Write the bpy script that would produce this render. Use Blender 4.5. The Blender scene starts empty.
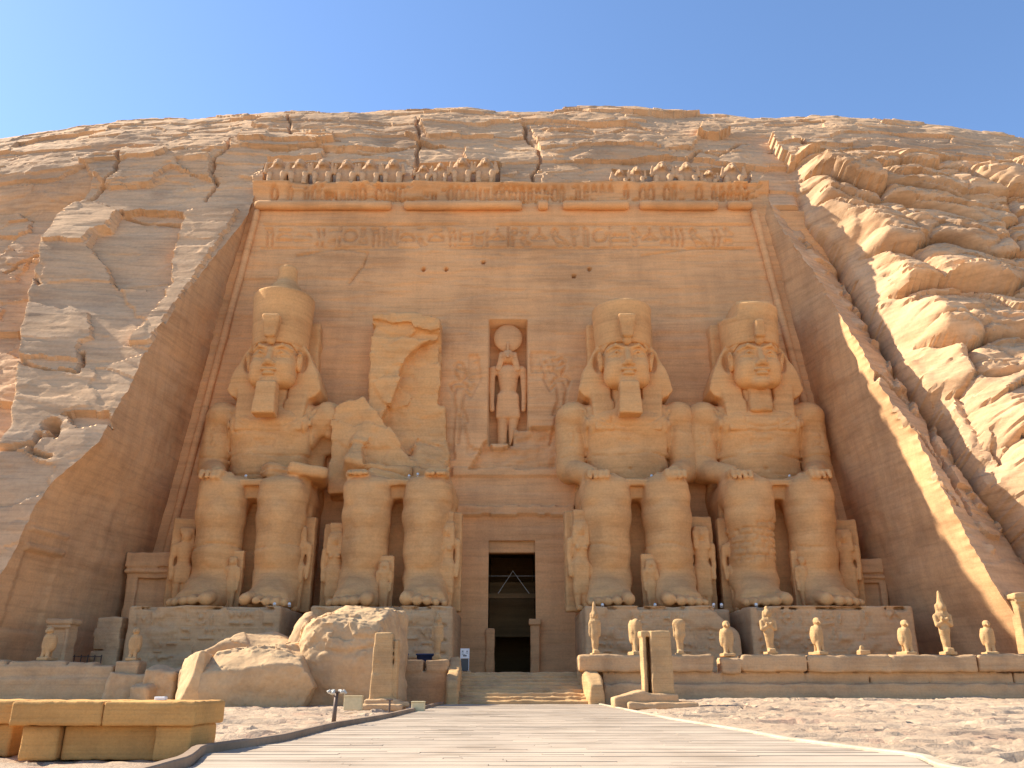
import bpy, math, random
import numpy as np
from mathutils import Vector
R = math.radians
scene = bpy.context.scene
COL = scene.collection

# ------------------------------------------------------------------ camera
FOC = 850.0
EYE = 0.80
TILT = math.atan(300 / FOC)
cam_d = bpy.data.cameras.new('camera')
cam = bpy.data.objects.new('camera', cam_d)
COL.objects.link(cam)
cam.location = (0, 0, EYE)
cam.rotation_euler = (R(90) + TILT, 0, 0)
cam_d.sensor_width = 36
cam_d.lens = FOC / 1024 * 36
cam_d.clip_start = 0.1
cam_d.clip_end = 3000
scene.camera = cam

# ------------------------------------------------------------------ light
SUN_EL, SUN_BACK = 40.0, 18.3         # degrees: height, and how far the sun stands behind the facade plane (it shines from the left)
SX, SY, SZ = (-math.cos(R(SUN_EL)) * math.cos(R(SUN_BACK)), math.cos(R(SUN_EL)) * math.sin(R(SUN_BACK)), math.sin(R(SUN_EL)))
sun_d = bpy.data.lights.new('sun', 'SUN')
sun_d.energy = 3.5
sun_d.angle = R(0.55)
sun_d.color = (1.0, 0.91, 0.76)
sun = bpy.data.objects.new('sun', sun_d)
COL.objects.link(sun)
sun.rotation_euler = Vector((SX, SY, SZ)).to_track_quat('Z', 'Y').to_euler()
world = bpy.data.worlds.new('World')
scene.world = world
world.use_nodes = True
wn = world.node_tree.nodes
sky = wn.new('ShaderNodeTexSky')
sky.sky_type = 'NISHITA'
sky.sun_disc = False
sky.sun_elevation = R(SUN_EL)
sky.sun_rotation = math.atan2(SX, SY)
sky.altitude = 200
sky.air_density = 1.0
sky.dust_density = 0.3
sky.ozone_density = 5.0
wn['Background'].inputs['Strength'].default_value = 0.088
world.node_tree.links.new(sky.outputs[0], wn['Background'].inputs['Color'])
scene.view_settings.view_transform = 'Standard'
scene.view_settings.look = 'None'
scene.view_settings.gamma = 1
scene.view_settings.exposure = 1.58
scene.cycles.max_bounces = 8
scene.cycles.diffuse_bounces = 6
scene.cycles.use_denoising = True

# ------------------------------------------------------------------ helpers: naming and meshes
def ray(px, py, Y):
    """point of the photograph's pixel (px, py) at the distance Y: used to take real positions off the photograph"""
    u = (px - 512) / FOC
    v = (384 - py) / FOC
    s = Y / (math.cos(TILT) - v * math.sin(TILT))
    return (u * s, Y, EYE + (math.sin(TILT) + v * math.cos(TILT)) * s)

def on_ground(px, py, z=0.0):
    v = (384 - py) / FOC
    k = (math.sin(TILT) + v * math.cos(TILT)) / (math.cos(TILT) - v * math.sin(TILT))
    return ray(px, py, (z - EYE) / k)

def link(o, parent=None):
    COL.objects.link(o)
    if parent is not None:
        o.parent = parent
    return o

def tag(o, label=None, cat=None, group=None, kind=None):
    if label: o['label'] = label
    if cat: o['category'] = cat
    if group: o['group'] = group
    if kind: o['kind'] = kind
    return o

def thing(name, label, cat, loc=(0, 0, 0), rz=0, group=None):
    o = bpy.data.objects.new(name, None)
    o.empty_display_size = 0.2
    link(o)
    o.location = loc
    o.rotation_euler = (0, 0, rz)
    return tag(o, label, cat, group)

def mesh_data(name, V, faces, smooth=True):
    V = np.asarray(V, dtype=np.float32)
    F = np.asarray(faces, dtype=np.int32)
    me = bpy.data.meshes.new(name)
    n = F.shape[1]
    me.vertices.add(len(V)); me.vertices.foreach_set('co', V.ravel())
    me.loops.add(F.size); me.loops.foreach_set('vertex_index', F.ravel())
    me.polygons.add(len(F))
    me.polygons.foreach_set('loop_start', np.arange(0, F.size, n, dtype=np.int32))
    me.polygons.foreach_set('use_smooth', np.full(len(F), smooth))
    me.update(calc_edges=True)
    me.validate()
    return me

def obj(name, me, mat, parent=None, loc=None):
    o = bpy.data.objects.new(name, me)
    if mat is not None and len(me.materials) == 0:
        me.materials.append(mat)
    link(o, parent)
    if loc is not None: o.location = loc
    return o

def copy_tree(o, parent=None):
    c = o.copy()
    COL.objects.link(c)
    if parent is not None: c.parent = parent
    for ch in list(o.children):
        copy_tree(ch, c)
    return c

# ------------------------------------------------------------------ helpers: noise
_rng = np.random.RandomState(7)
_P = np.tile(_rng.permutation(256), 3).astype(np.int32)
_G = _rng.normal(size=(256, 3)); _G /= np.linalg.norm(_G, axis=1)[:, None]

def perlin(x, y, z, seed=0):
    x, y, z = np.broadcast_arrays(np.asarray(x, float), np.asarray(y, float), np.asarray(z, float))
    x = x + seed * 17.31; y = y + seed * 5.77; z = z + seed * 11.13
    xi = np.floor(x).astype(np.int64); yi = np.floor(y).astype(np.int64); zi = np.floor(z).astype(np.int64)
    xf = x - xi; yf = y - yi; zf = z - zi
    u = xf * xf * xf * (xf * (xf * 6 - 15) + 10); v = yf * yf * yf * (yf * (yf * 6 - 15) + 10); w = zf * zf * zf * (zf * (zf * 6 - 15) + 10)
    out = 0
    for a in (0, 1):
        pa = _P[(xi + a) & 255]
        for b in (0, 1):
            pb = _P[pa + ((yi + b) & 255)]
            for c in (0, 1):
                g = _G[_P[pb + ((zi + c) & 255)]]
                d = g[..., 0] * (xf - a) + g[..., 1] * (yf - b) + g[..., 2] * (zf - c)
                out = out + d * (u if a else 1 - u) * (v if b else 1 - v) * (w if c else 1 - w)
    return out * 1.5

def fbm(x, y, z, oct=4, seed=0, gain=0.5):
    s = 0; a = 1.0; f = 1.0
    for i in range(oct):
        s = s + a * perlin(x * f, y * f, z * f, seed + i * 3)
        a *= gain; f *= 2.03
    return s

_RT = np.random.RandomState(3).uniform(0, 1, (256, 4))
def voro(x, y, seed=0):
    """nearest and second nearest distance to scattered points, the nearest point's random numbers and the offset to it"""
    x, y = np.broadcast_arrays(np.asarray(x, float), np.asarray(y, float))
    x = x + seed * 7.7; y = y + seed * 3.3
    xi = np.floor(x).astype(np.int64); yi = np.floor(y).astype(np.int64)
    F1 = np.full(x.shape, 9.0); F2 = np.full(x.shape, 9.0); H = np.zeros(x.shape, np.int64); DX = np.zeros(x.shape); DY = np.zeros(x.shape)
    for a in (-1, 0, 1):
        for b in (-1, 0, 1):
            h = _P[_P[(xi + a) & 255] + ((yi + b) & 255)]
            dx = xi + a + .1 + .8 * _RT[h, 0] - x; dy = yi + b + .1 + .8 * _RT[h, 1] - y
            d = np.hypot(dx, dy); m = d < F1
            F2 = np.where(m, F1, np.minimum(F2, d)); H = np.where(m, h, H); DX = np.where(m, dx, DX); DY = np.where(m, dy, DY); F1 = np.where(m, d, F1)
    return F1, F2, _RT[H, 2], _RT[H, 3], DX, DY

def slabs(x, y, seed, off=1.0, tilt=.3):
    """broken slabs: every cell lies at its own depth and leans its own way"""
    F1, F2, r1, r2, dx, dy = voro(x, y, seed)
    return off * (r1 - .5) + tilt * ((r2 - .5) * dx + (((r1 * 7.3) % 1) - .6) * dy)

def sstep(a, b, x):
    t = np.clip((x - a) / (b - a), 0, 1)
    return t * t * (3 - 2 * t)

# ------------------------------------------------------------------ helpers: carving with distance fields
def smin(a, b, k):
    if k <= 0: return np.minimum(a, b)
    h = np.clip(0.5 + 0.5 * (b - a) / k, 0, 1)
    return b * (1 - h) + a * h - k * h * (1 - h)

def ell(c, r):
    c = np.array(c, float); r = np.array(r, float)
    def fn(X, Y, Z):
        a, b, d = (X - c[0]) / r[0], (Y - c[1]) / r[1], (Z - c[2]) / r[2]
        k0 = np.sqrt(a * a + b * b + d * d)
        k1 = np.sqrt((a / r[0]) ** 2 + (b / r[1]) ** 2 + (d / r[2]) ** 2)
        return k0 * (k0 - 1) / np.maximum(k1, 1e-6)
    return fn, c - r, c + r

def cap(a, b, r1, r2=None, sx=1.0, sy=1.0):
    r2 = r1 if r2 is None else r2
    S = np.array([sx, sy, 1.0])
    a0 = np.array(a, float); b0 = np.array(b, float)
    a1 = a0 / S; b1 = b0 / S; ab = b1 - a1; L = float(ab @ ab)
    def fn(X, Y, Z):
        px, py, pz = X / sx - a1[0], Y / sy - a1[1], Z - a1[2]
        t = np.clip((px * ab[0] + py * ab[1] + pz * ab[2]) / max(L, 1e-9), 0, 1)
        d = np.sqrt((px - t * ab[0]) ** 2 + (py - t * ab[1]) ** 2 + (pz - t * ab[2]) ** 2)
        return (d - (r1 + (r2 - r1) * t)) * min(sx, sy, 1)
    m = max(r1, r2) * np.maximum(S, 1)
    return fn, np.minimum(a0, b0) - m, np.maximum(a0, b0) + m

def rotm(rx=0, ry=0, rz=0):
    from mathutils import Euler
    return np.array(Euler((R(rx), R(ry), R(rz))).to_matrix())

def box(c, hs, rd=0.08, rot=None, taper=(1, 1)):
    """box round c with half sizes hs; taper scales the half width and half depth at its top"""
    c = np.array(c, float); hs = np.array(hs, float)
    M = np.eye(3) if rot is None else rotm(*rot)
    def fn(X, Y, Z):
        x, y, z = X - c[0], Y - c[1], Z - c[2]
        if rot is not None:
            x, y, z = (M[0, 0] * x + M[1, 0] * y + M[2, 0] * z, M[0, 1] * x + M[1, 1] * y + M[2, 1] * z, M[0, 2] * x + M[1, 2] * y + M[2, 2] * z)
        t = np.clip((z + hs[2]) / (2 * hs[2]), 0, 1)
        qx = np.abs(x) - hs[0] * (1 + (taper[0] - 1) * t) + rd
        qy = np.abs(y) - hs[1] * (1 + (taper[1] - 1) * t) + rd
        qz = np.abs(z) - hs[2] + rd
        o = np.sqrt(np.maximum(qx, 0) ** 2 + np.maximum(qy, 0) ** 2 + np.maximum(qz, 0) ** 2)
        return o + np.minimum(np.maximum(qx, np.maximum(qy, qz)), 0) - rd
    m = np.abs(M) @ (hs * np.array([max(1, taper[0]), max(1, taper[1]), 1]))
    return fn, c - m, c + m

def prism(pts, y0, y1, rd=0.0):
    """outline in x and z carried from depth y0 to y1"""
    pts = [np.array(p, float) for p in pts]
    def fn(X, Y, Z):
        A, B = np.broadcast_arrays(X, Z)
        d = np.full(A.shape, 99.0); ins = np.zeros(A.shape, bool)
        for p, q in zip(pts, pts[1:] + pts[:1]):
            d = np.minimum(d, seg_dist(A, B, p, q))
            if p[1] != q[1]: ins ^= ((p[1] > B) != (q[1] > B)) & (A < (q[0] - p[0]) * (B - p[1]) / (q[1] - p[1]) + p[0])
        d = np.where(ins, -d, d)
        return np.maximum(d, np.abs(Y - (y0 + y1) / 2) - abs(y1 - y0) / 2) - rd
    a = np.array(pts)
    return fn, np.array([a[:, 0].min(), min(y0, y1), a[:, 1].min()]) - rd, np.array([a[:, 0].max(), max(y0, y1), a[:, 1].max()]) + rd

def cyl(c, z0, z1, r0, r1, rd=0.08):
    """upright elliptic cylinder round c=(x,y); r0 and r1 are its two radii at the bottom and at the top"""
    def fn(X, Y, Z):
        t = np.clip((Z - z0) / (z1 - z0), 0, 1)
        rx = r0[0] + (r1[0] - r0[0]) * t; ry = r0[1] + (r1[1] - r0[1]) * t
        k = np.sqrt(((X - c[0]) / rx) ** 2 + ((Y - c[1]) / ry) ** 2)
        d = (k - 1) * np.minimum(rx, ry) + rd
        q = np.abs(Z - (z0 + z1) / 2) - (z1 - z0) / 2 + rd
        return np.sqrt(np.maximum(d, 0) ** 2 + np.maximum(q, 0) ** 2) + np.minimum(np.maximum(d, q), 0) - rd
    mx = max(r0[0], r1[0]); my = max(r0[1], r1[1])
    return fn, np.array([c[0] - mx, c[1] - my, z0]), np.array([c[0] + mx, c[1] + my, z1])

class Field:
    def __init__(s, lo, hi, h):
        s.lo = np.array(lo, float); s.h = h
        s.n = np.ceil((np.array(hi, float) - s.lo) / h).astype(int) + 1
        s.F = np.full(s.n, 10.0, dtype=np.float64)
        s.ax = [s.lo[i] + h * np.arange(s.n[i]) for i in range(3)]
    def _win(s, lo, hi, m):
        a = np.clip(np.floor((np.asarray(lo) - m - s.lo) / s.h).astype(int), 0, s.n)
        b = np.clip(np.ceil((np.asarray(hi) + m - s.lo) / s.h).astype(int) + 1, 0, s.n)
        sl = tuple(slice(a[i], b[i]) for i in range(3))
        return sl, s.ax[0][sl[0]][:, None, None], s.ax[1][sl[1]][None, :, None], s.ax[2][sl[2]][None, None, :]
    def add(s, prim, k=0.0):
        fn, lo, hi = prim
        sl, X, Y, Z = s._win(lo, hi, k + 4 * s.h)
        s.F[sl] = smin(s.F[sl], fn(X, Y, Z), k); return s
    def sub(s, prim, k=0.0):
        fn, lo, hi = prim
        sl, X, Y, Z = s._win(lo, hi, k + 4 * s.h)
        s.F[sl] = -smin(-s.F[sl], fn(X, Y, Z), k); return s
    def pair(s, mk, k=0.0):
        for g in (-1, 1): s.add(mk(g), k)
        return s
    def cut(s, n, d, k=0.0):
        n = np.array(n, float); n = n / np.linalg.norm(n)
        X, Y, Z = s.ax[0][:, None, None], s.ax[1][None, :, None], s.ax[2][None, None, :]
        s.F = -smin(-s.F, -(n[0] * X + n[1] * Y + n[2] * Z - d), k); return s
    def chip(s, amp, fx, fz, seed=0, m=None):
        """break the surface into slabs"""
        X, Y, Z = s.ax[0][:, None, None], s.ax[1][None, :, None], s.ax[2][None, None, :]
        k = np.abs(s.F) < amp * 2 + s.h * 3
        i, j, l = np.nonzero(k)
        x, y, z = s.ax[0][i], s.ax[1][j], s.ax[2][l]
        w = .3 * perlin(x / fx, y / fx, z / fx, seed)
        v = amp * slabs((x + .6 * y) / fx + w, (z + .5 * y) / fz + w, seed, 1, .5)
        s.F[k] += v if m is None else v * m(x, y, z); return s
    def rough(s, amp, freq, oct=3, seed=0, zs=1.0):
        m = np.abs(s.F) < max(amp * 3, s.h * 3)
        i, j, k = np.nonzero(m)
        s.F[m] += amp * fbm(s.ax[0][i] * freq, s.ax[1][j] * freq, s.ax[2][k] * freq * zs, oct, seed); return s
    def mesh(s, name):
        F = s.F.copy()
        for ax in range(3):                                    # close the surface at the field's border
            for e in (0, -1):
                sl = [slice(None)] * 3; sl[ax] = e
                F[tuple(sl)] = np.maximum(F[tuple(sl)], 1e-3)
        S = F < 0
        c8 = [(a, b, c) for a in (0, 1) for b in (0, 1) for c in (0, 1)]
        n = s.n - 1
        cnt = sum(S[a:a + n[0], b:b + n[1], c:c + n[2]].astype(np.int8) for a, b, c in c8)
        I, J, K = np.nonzero((cnt > 0) & (cnt < 8))
        val = [F[I + a, J + b, K + c] for a, b, c in c8]
        acc = np.zeros((len(I), 3)); num = np.zeros(len(I))
        for e in range(8):
            for f in range(e + 1, 8):
                d = [c8[f][q] - c8[e][q] for q in range(3)]
                if sum(abs(q) for q in d) != 1: continue
                m = (val[e] < 0) != (val[f] < 0)
                t = np.where(m, val[e] / np.where(m, val[e] - val[f], 1), 0)
                for q in range(3):
                    acc[:, q] += np.where(m, c8[e][q] + t * d[q], 0)
                num += m
        V = s.lo + s.h * (np.stack([I, J, K], 1) + acc / num[:, None])
        idx = np.full(n, -1, np.int32); idx[I, J, K] = np.arange(len(I))
        Q = []
        for ax in range(3):
            o1, o2 = [(1, 2), (2, 0), (0, 1)][ax]
            sa = [slice(0, None)] * 3; sb = [slice(0, None)] * 3
            sa[ax] = slice(0, -1); sb[ax] = slice(1, None)
            A = S[tuple(sa)]; B = S[tuple(sb)]
            E = np.stack(np.nonzero(A != B), 1)
            E = E[(E[:, o1] > 0) & (E[:, o2] > 0) & (E[:, o1] < n[o1]) & (E[:, o2] < n[o2])]
            flip = A[E[:, 0], E[:, 1], E[:, 2]]
            def cid(d1, d2):
                G = E.copy(); G[:, o1] += d1; G[:, o2] += d2
                return idx[G[:, 0], G[:, 1], G[:, 2]]
            q = np.stack([cid(-1, -1), cid(0, -1), cid(0, 0), cid(-1, 0)], 1)
            q[~flip] = q[~flip][:, ::-1]
            Q.append(q)
        return mesh_data(name, V, np.concatenate(Q))

def grid_mesh(name, P, keep=None, flip=False, smooth=True):
    """P: (rows, cols, 3) points; keep: (rows-1, cols-1) mask of the faces to make"""
    r, c = P.shape[:2]
    I = np.arange(r * c).reshape(r, c)
    q = np.stack([I[:-1, :-1], I[:-1, 1:], I[1:, 1:], I[1:, :-1]], -1)
    q = q[keep] if keep is not None else q.reshape(-1, 4)
    if flip: q = q[:, ::-1]
    return mesh_data(name, P.reshape(-1, 3), q, smooth)

class Boxes:
    """collects bevelled blocks and tubes into one mesh"""
    def __init__(s): s.V = []; s.F = []
    def block(s, lo, hi, bev=0.0, jit=0.0, seed=0, skew=None):
        rg = np.random.RandomState(seed)
        lo = np.array(lo, float); hi = np.array(hi, float)
        b = min(bev, *((hi - lo) * 0.45))
        o = sum(len(v) for v in s.V)
        if b <= 0:
            v = np.array([[(lo, hi)[a][0], (lo, hi)[c][1], (lo, hi)[d][2]] for a in (0, 1) for c in (0, 1) for d in (0, 1)])
            f = [(0, 1, 3, 2), (4, 6, 7, 5), (0, 4, 5, 1), (2, 3, 7, 6), (0, 2, 6, 4), (1, 5, 7, 3)]
            f = [tuple(x) for x in f]
        else:
            v = []; ids = {}
            for a in (0, 1):
                for c in (0, 1):
                    for d in (0, 1):
                        base = np.array([(lo, hi)[a][0], (lo, hi)[c][1], (lo, hi)[d][2]])
                        sg = np.array([1 - 2 * a, 1 - 2 * c, 1 - 2 * d])
                        for ax in range(3):
                            off = sg * b; off[ax] = 0
                            ids[(a, c, d, ax)] = len(v); v.append(base + off)
            f = []
            for ax in range(3):
                for e in (0, 1):
                    o1, o2 = [(1, 2), (2, 0), (0, 1)][ax]
                    loop = []
                    for p, q in ((0, 0), (1, 0), (1, 1), (0, 1)):
                        k = [0, 0, 0]; k[ax] = e; k[o1] = p; k[o2] = q
                        loop.append(ids[(*k, ax)])
                    f.append(tuple(loop if e else loop[::-1]))
            for ax in range(3):
                o1, o2 = [(1, 2), (2, 0), (0, 1)][ax]
                for p in (0, 1):
                    for q in (0, 1):
                        k0 = [0, 0, 0]; k0[o1] = p; k0[o2] = q
                        k1 = list(k0); k1[ax] = 1
                        f.append((ids[(*k0, o1)], ids[(*k1, o1)], ids[(*k1, o2)], ids[(*k0, o2)]))
            for a in (0, 1):
                for c in (0, 1):
                    for d in (0, 1):
                        t = [ids[(a, c, d, 0)], ids[(a, c, d, 1)], ids[(a, c, d, 2)]]
                        f.append(tuple(t))
            v = np.array(v)
        if jit: v = v + rg.uniform(-jit, jit, v.shape)
        if skew is not None: v = skew(v)
        s.V.append(v); s.F += [tuple(o + i for i in x) for x in f]
        return s
    def tube(s, pts, rad, n=10):
        pts = [Vector(p) for p in pts]
        rr = rad if hasattr(rad, '__len__') else [rad] * len(pts)
        o = sum(len(v) for v in s.V); v = []
        for i, p in enumerate(pts):
            d = (pts[min(i + 1, len(pts) - 1)] - pts[max(i - 1, 0)]).normalized()
            a = d.cross(Vector((0, 0, 1)) if abs(d.z) < 0.9 else Vector((1, 0, 0))).normalized(); b = d.cross(a)
            for k in range(n):
                t = 2 * math.pi * k / n
                v.append(p + (a * math.cos(t) + b * math.sin(t)) * rr[i])
        for i in range(len(pts) - 1):
            for k in range(n):
                s.F.append((o + i * n + k, o + i * n + (k + 1) % n, o + (i + 1) * n + (k + 1) % n, o + (i + 1) * n + k))
        s.F.append(tuple(o + k for k in range(n))[::-1]); s.F.append(tuple(o + (len(pts) - 1) * n + k for k in range(n)))
        s.V.append(np.array([tuple(x) for x in v])); return s
    def mesh(s, name, smooth=False):
        import bmesh
        me = bpy.data.meshes.new(name)
        me.from_pydata(np.concatenate(s.V).tolist(), [], s.F)
        bm = bmesh.new(); bm.from_mesh(me)
        bmesh.ops.recalc_face_normals(bm, faces=bm.faces)
        bm.to_mesh(me); bm.free()
        if smooth: me.polygons.foreach_set('use_smooth', [True] * len(me.polygons))
        me.update(); return me

# ------------------------------------------------------------------ helpers: engraved lines
def seg_dist(A, B, p, q):
    p = np.array(p, float); q = np.array(q, float); d = q - p; L = float(d @ d) + 1e-12
    t = np.clip(((A - p[0]) * d[0] + (B - p[1]) * d[1]) / L, 0, 1)
    return np.hypot(A - p[0] - t * d[0], B - p[1] - t * d[1])

def engrave(A, B, lines, width, depth):
    """depth map (same shape as the regular grids A, B) of grooves along the polylines"""
    D = np.zeros_like(A)
    a0 = A[0, :]; b0 = B[:, 0]
    for ln in lines:
        ln = np.asarray(ln, float)
        j0, j1 = np.searchsorted(a0, [ln[:, 0].min() - width, ln[:, 0].max() + width])
        i0, i1 = np.searchsorted(b0, [ln[:, 1].min() - width, ln[:, 1].max() + width])
        if i1 <= i0 or j1 <= j0: continue
        w = (slice(i0, i1), slice(j0, j1))
        d = np.full(A[w].shape, 9.0)
        for p, q in zip(ln[:-1], ln[1:]): d = np.minimum(d, seg_dist(A[w], B[w], p, q))
        D[w] = np.maximum(D[w], depth * (1 - sstep(width * 0.35, width, d)))
    return D

def circle(cx, cy, r, ry=None, n=14, a0=0, a1=360):
    ry = ry or r
    return [(cx + r * math.cos(R(a0 + (a1 - a0) * i / n)), cy + ry * math.sin(R(a0 + (a1 - a0) * i / n))) for i in range(n + 1)]

def glyph(k, x, y, s):
    """simple picture signs of an incised inscription, s high, with the lower left corner at x, y; returns lines and width"""
    L = []
    P = lambda pts: L.append([(x + a * s, y + b * s) for a, b in pts])
    if k == 0: L.append(circle(x + .35 * s, y + .55 * s, .32 * s)); w = .75
    elif k == 1: P([(.1, 0), (.1, 1), (.25, .85), (.25, 0)]); w = .4
    elif k == 2: P([(0, .5), (.12, .62), (.24, .5), (.36, .62), (.48, .5), (.6, .62), (.72, .5)]); P([(0, .25), (.72, .25)]); w = .85
    elif k == 3: P([(.05, .7), (.2, .95), (.35, .8), (.3, .6), (.65, .3), (.85, .05), (.5, .12), (.3, .2), (.1, .5), (.2, .7)]); P([(.35, .15), (.35, 0), (.5, 0)]); w = .95
    elif k == 4: P([(.0, .1), (.0, .9), (.55, .9), (.55, .1), (.0, .1)]); P([(.15, .3), (.4, .3)]); P([(.15, .6), (.4, .6)]); w = .7
    elif k == 5: P([(.25, 0), (.25, .55)]); P([(.05, .5), (.45, .5)]); L.append(circle(x + .25 * s, y + .78 * s, .14 * s, .22 * s)); w = .55
    elif k == 6: P([(0, .35), (.35, .65), (.7, .35), (0, .35)]); P([(.35, .65), (.35, .95)]); w = .8
    elif k == 7: L.append(circle(x + .35 * s, y + .3 * s, .35 * s, .35 * s, 10, 0, 180)); P([(0, .3), (.7, .3)]); P([(.1, .85), (.6, .85)]); w = .8
    elif k == 8: P([(.15, 0), (.15, .7), (.05, .95), (.3, .95), (.35, .75), (.2, .7)]); P([(.4, 0), (.4, .6)]); w = .55
    else: P([(.1, .0), (.2, .5), (.1, .9)]); P([(.35, 0), (.45, .5), (.35, .9)]); w = .6
    return L, w * s

def inscription(x0, x1, y0, s, seed, ruled=True):
    rg = random.Random(seed); L = []; x = x0 + .1
    if ruled: L += [[(x0, y0 - .12 * s), (x1, y0 - .12 * s)], [(x0, y0 + 1.12 * s), (x1, y0 + 1.12 * s)]]
    while x < x1 - s:
        if rg.random() < .4:
            for d in (0, .52):
                l, w = glyph(rg.randrange(10), x, y0 + d * s, s * .44); L += l
            x += .48 * s
        else:
            l, w = glyph(rg.randrange(10), x, y0, s * .95); L += l; x += w + .08 * s
        if rg.random() < .12: L.append([(x, y0), (x, y0 + s)]); x += .12 * s
    return L

# ------------------------------------------------------------------ materials
def nd(nt, t, **kw):
    n = nt.nodes.new(t)
    for k, v in kw.items():
        if k.startswith('i_'): n.inputs[k[2:]].default_value = v
        else: setattr(n, k, v)
    return n

def noise_node(nt, vec, scale, detail=5, rough=.55, dist=0.0):
    n = nd(nt, 'ShaderNodeTexNoise')
    n.inputs['Scale'].default_value = scale; n.inputs['Detail'].default_value = detail
    n.inputs['Roughness'].default_value = rough; n.inputs['Distortion'].default_value = dist
    nt.links.new(vec, n.inputs['Vector']); return n

def ramp_node(nt, fac, stops):
    r = nd(nt, 'ShaderNodeValToRGB')
    el = r.color_ramp.elements
    while len(el) < len(stops): el.new(.5)
    for e, (p, c) in zip(el, stops):
        e.position = p; e.color = (*c, 1)
    nt.links.new(fac, r.inputs['Fac']); return r

def mix_node(nt, fac, a, b, mode='MIX'):
    m = nd(nt, 'ShaderNodeMix', data_type='RGBA', blend_type=mode)
    for s, v in ((0, fac), (6, a), (7, b)):
        if hasattr(v, 'links'): nt.links.new(v, m.inputs[s])
        elif isinstance(v, (int, float)): m.inputs[s].default_value = v
        else: m.inputs[s].default_value = (*v, 1)
    return m.outputs[2]

def sandstone(name, light, mid, dark, strata=1.6, blot=.25, bump=.25, grain=14.0, lines=.25, streak=0.0, dip=0.0, stain=None):
    """bedded sandstone: thin layers, blotches of other beds, fine grain"""
    m = bpy.data.materials.new(name); m.use_nodes = True
    nt = m.node_tree; bs = nt.nodes['Principled BSDF']
    bs.inputs['Roughness'].default_value = .92
    bs.inputs['Specular IOR Level'].default_value = .15
    tc = nd(nt, 'ShaderNodeTexCoord')
    mp = nd(nt, 'ShaderNodeMapping'); mp.inputs['Scale'].default_value = (.10, .10, strata); mp.inputs['Rotation'].default_value = (0, R(dip), 0)
    nt.links.new(tc.outputs['Object'], mp.inputs['Vector'])
    n1 = noise_node(nt, mp.outputs[0], 1.0, 6, .6, .25)
    mp2 = nd(nt, 'ShaderNodeMapping'); mp2.inputs['Scale'].default_value = (.35, .35, strata * 6); mp2.inputs['Rotation'].default_value = (0, R(dip), 0)
    nt.links.new(tc.outputs['Object'], mp2.inputs['Vector'])
    n2 = noise_node(nt, mp2.outputs[0], 1.0, 4, .6, .2)
    nb = noise_node(nt, tc.outputs['Object'], blot, 5, .6)
    col = ramp_node(nt, n1.outputs['Fac'], [(.30, dark), (.47, mid), (.56, mid), (.72, light)]).outputs[0]
    bl = ramp_node(nt, nb.outputs['Fac'], [(.35, (.80, .80, .82)), (.5, (1, 1, 1)), (.68, (1.12, 1.10, 1.06))]).outputs[0]
    col = mix_node(nt, 1.0, col, bl, 'MULTIPLY')
    l2 = ramp_node(nt, n2.outputs['Fac'], [(.32, (1 - lines,) * 3), (.48, (1, 1, 1)), (.66, (1 + lines * .5,) * 3)]).outputs[0]
    col = mix_node(nt, 1.0, col, l2, 'MULTIPLY')
    ng = noise_node(nt, tc.outputs['Object'], grain, 6, .7)
    g2 = ramp_node(nt, ng.outputs['Fac'], [(.3, (.88, .87, .86)), (.55, (1, 1, 1)), (.75, (1.08, 1.08, 1.07))]).outputs[0]
    col = mix_node(nt, 1.0, col, g2, 'MULTIPLY')
    if streak:                                               # dark run-off stains down the face
        mp3 = nd(nt, 'ShaderNodeMapping'); mp3.inputs['Scale'].default_value = (1.6, 1.6, .10)
        nt.links.new(tc.outputs['Object'], mp3.inputs['Vector'])
        n3 = noise_node(nt, mp3.outputs[0], 1.0, 4, .6)
        s3 = ramp_node(nt, n3.outputs['Fac'], [(.38, (1 - streak, 1 - streak, 1 - streak * .9)), (.55, (1, 1, 1))]).outputs[0]
        col = mix_node(nt, 1.0, col, s3, 'MULTIPLY')
    if stain:
        n4 = noise_node(nt, tc.outputs['Object'], stain[1], 4, .65)
        f4 = ramp_node(nt, n4.outputs['Fac'], [(.56, (0, 0, 0)), (.68, (1, 1, 1))]).outputs[0]
        col = mix_node(nt, f4, col, stain[0])
    nt.links.new(col, bs.inputs['Base Color'])
    b1 = nd(nt, 'ShaderNodeBump'); b1.inputs['Strength'].default_value = bump; b1.inputs['Distance'].default_value = .035
    nt.links.new(n2.outputs['Fac'], b1.inputs['Height'])
    b2 = nd(nt, 'ShaderNodeBump'); b2.inputs['Strength'].default_value = bump; b2.inputs['Distance'].default_value = .05
    nt.links.new(ng.outputs['Fac'], b2.inputs['Height']); nt.links.new(b1.outputs[0], b2.inputs['Normal'])
    nt.links.new(b2.outputs[0], bs.inputs['Normal'])
    return m

def paint(name, c, rough=.5, metal=0.0, var=.15, scale=8.0):
    m = bpy.data.materials.new(name); m.use_nodes = True
    nt = m.node_tree; bs = nt.nodes['Principled BSDF']
    tc = nd(nt, 'ShaderNodeTexCoord'); n = noise_node(nt, tc.outputs['Object'], scale, 4, .6)
    col = ramp_node(nt, n.outputs['Fac'], [(.3, tuple(x * (1 - var) for x in c)), (.7, tuple(min(1, x * (1 + var)) for x in c))]).outputs[0]
    nt.links.new(col, bs.inputs['Base Color'])
    bs.inputs['Roughness'].default_value = rough; bs.inputs['Metallic'].default_value = metal
    return m

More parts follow.
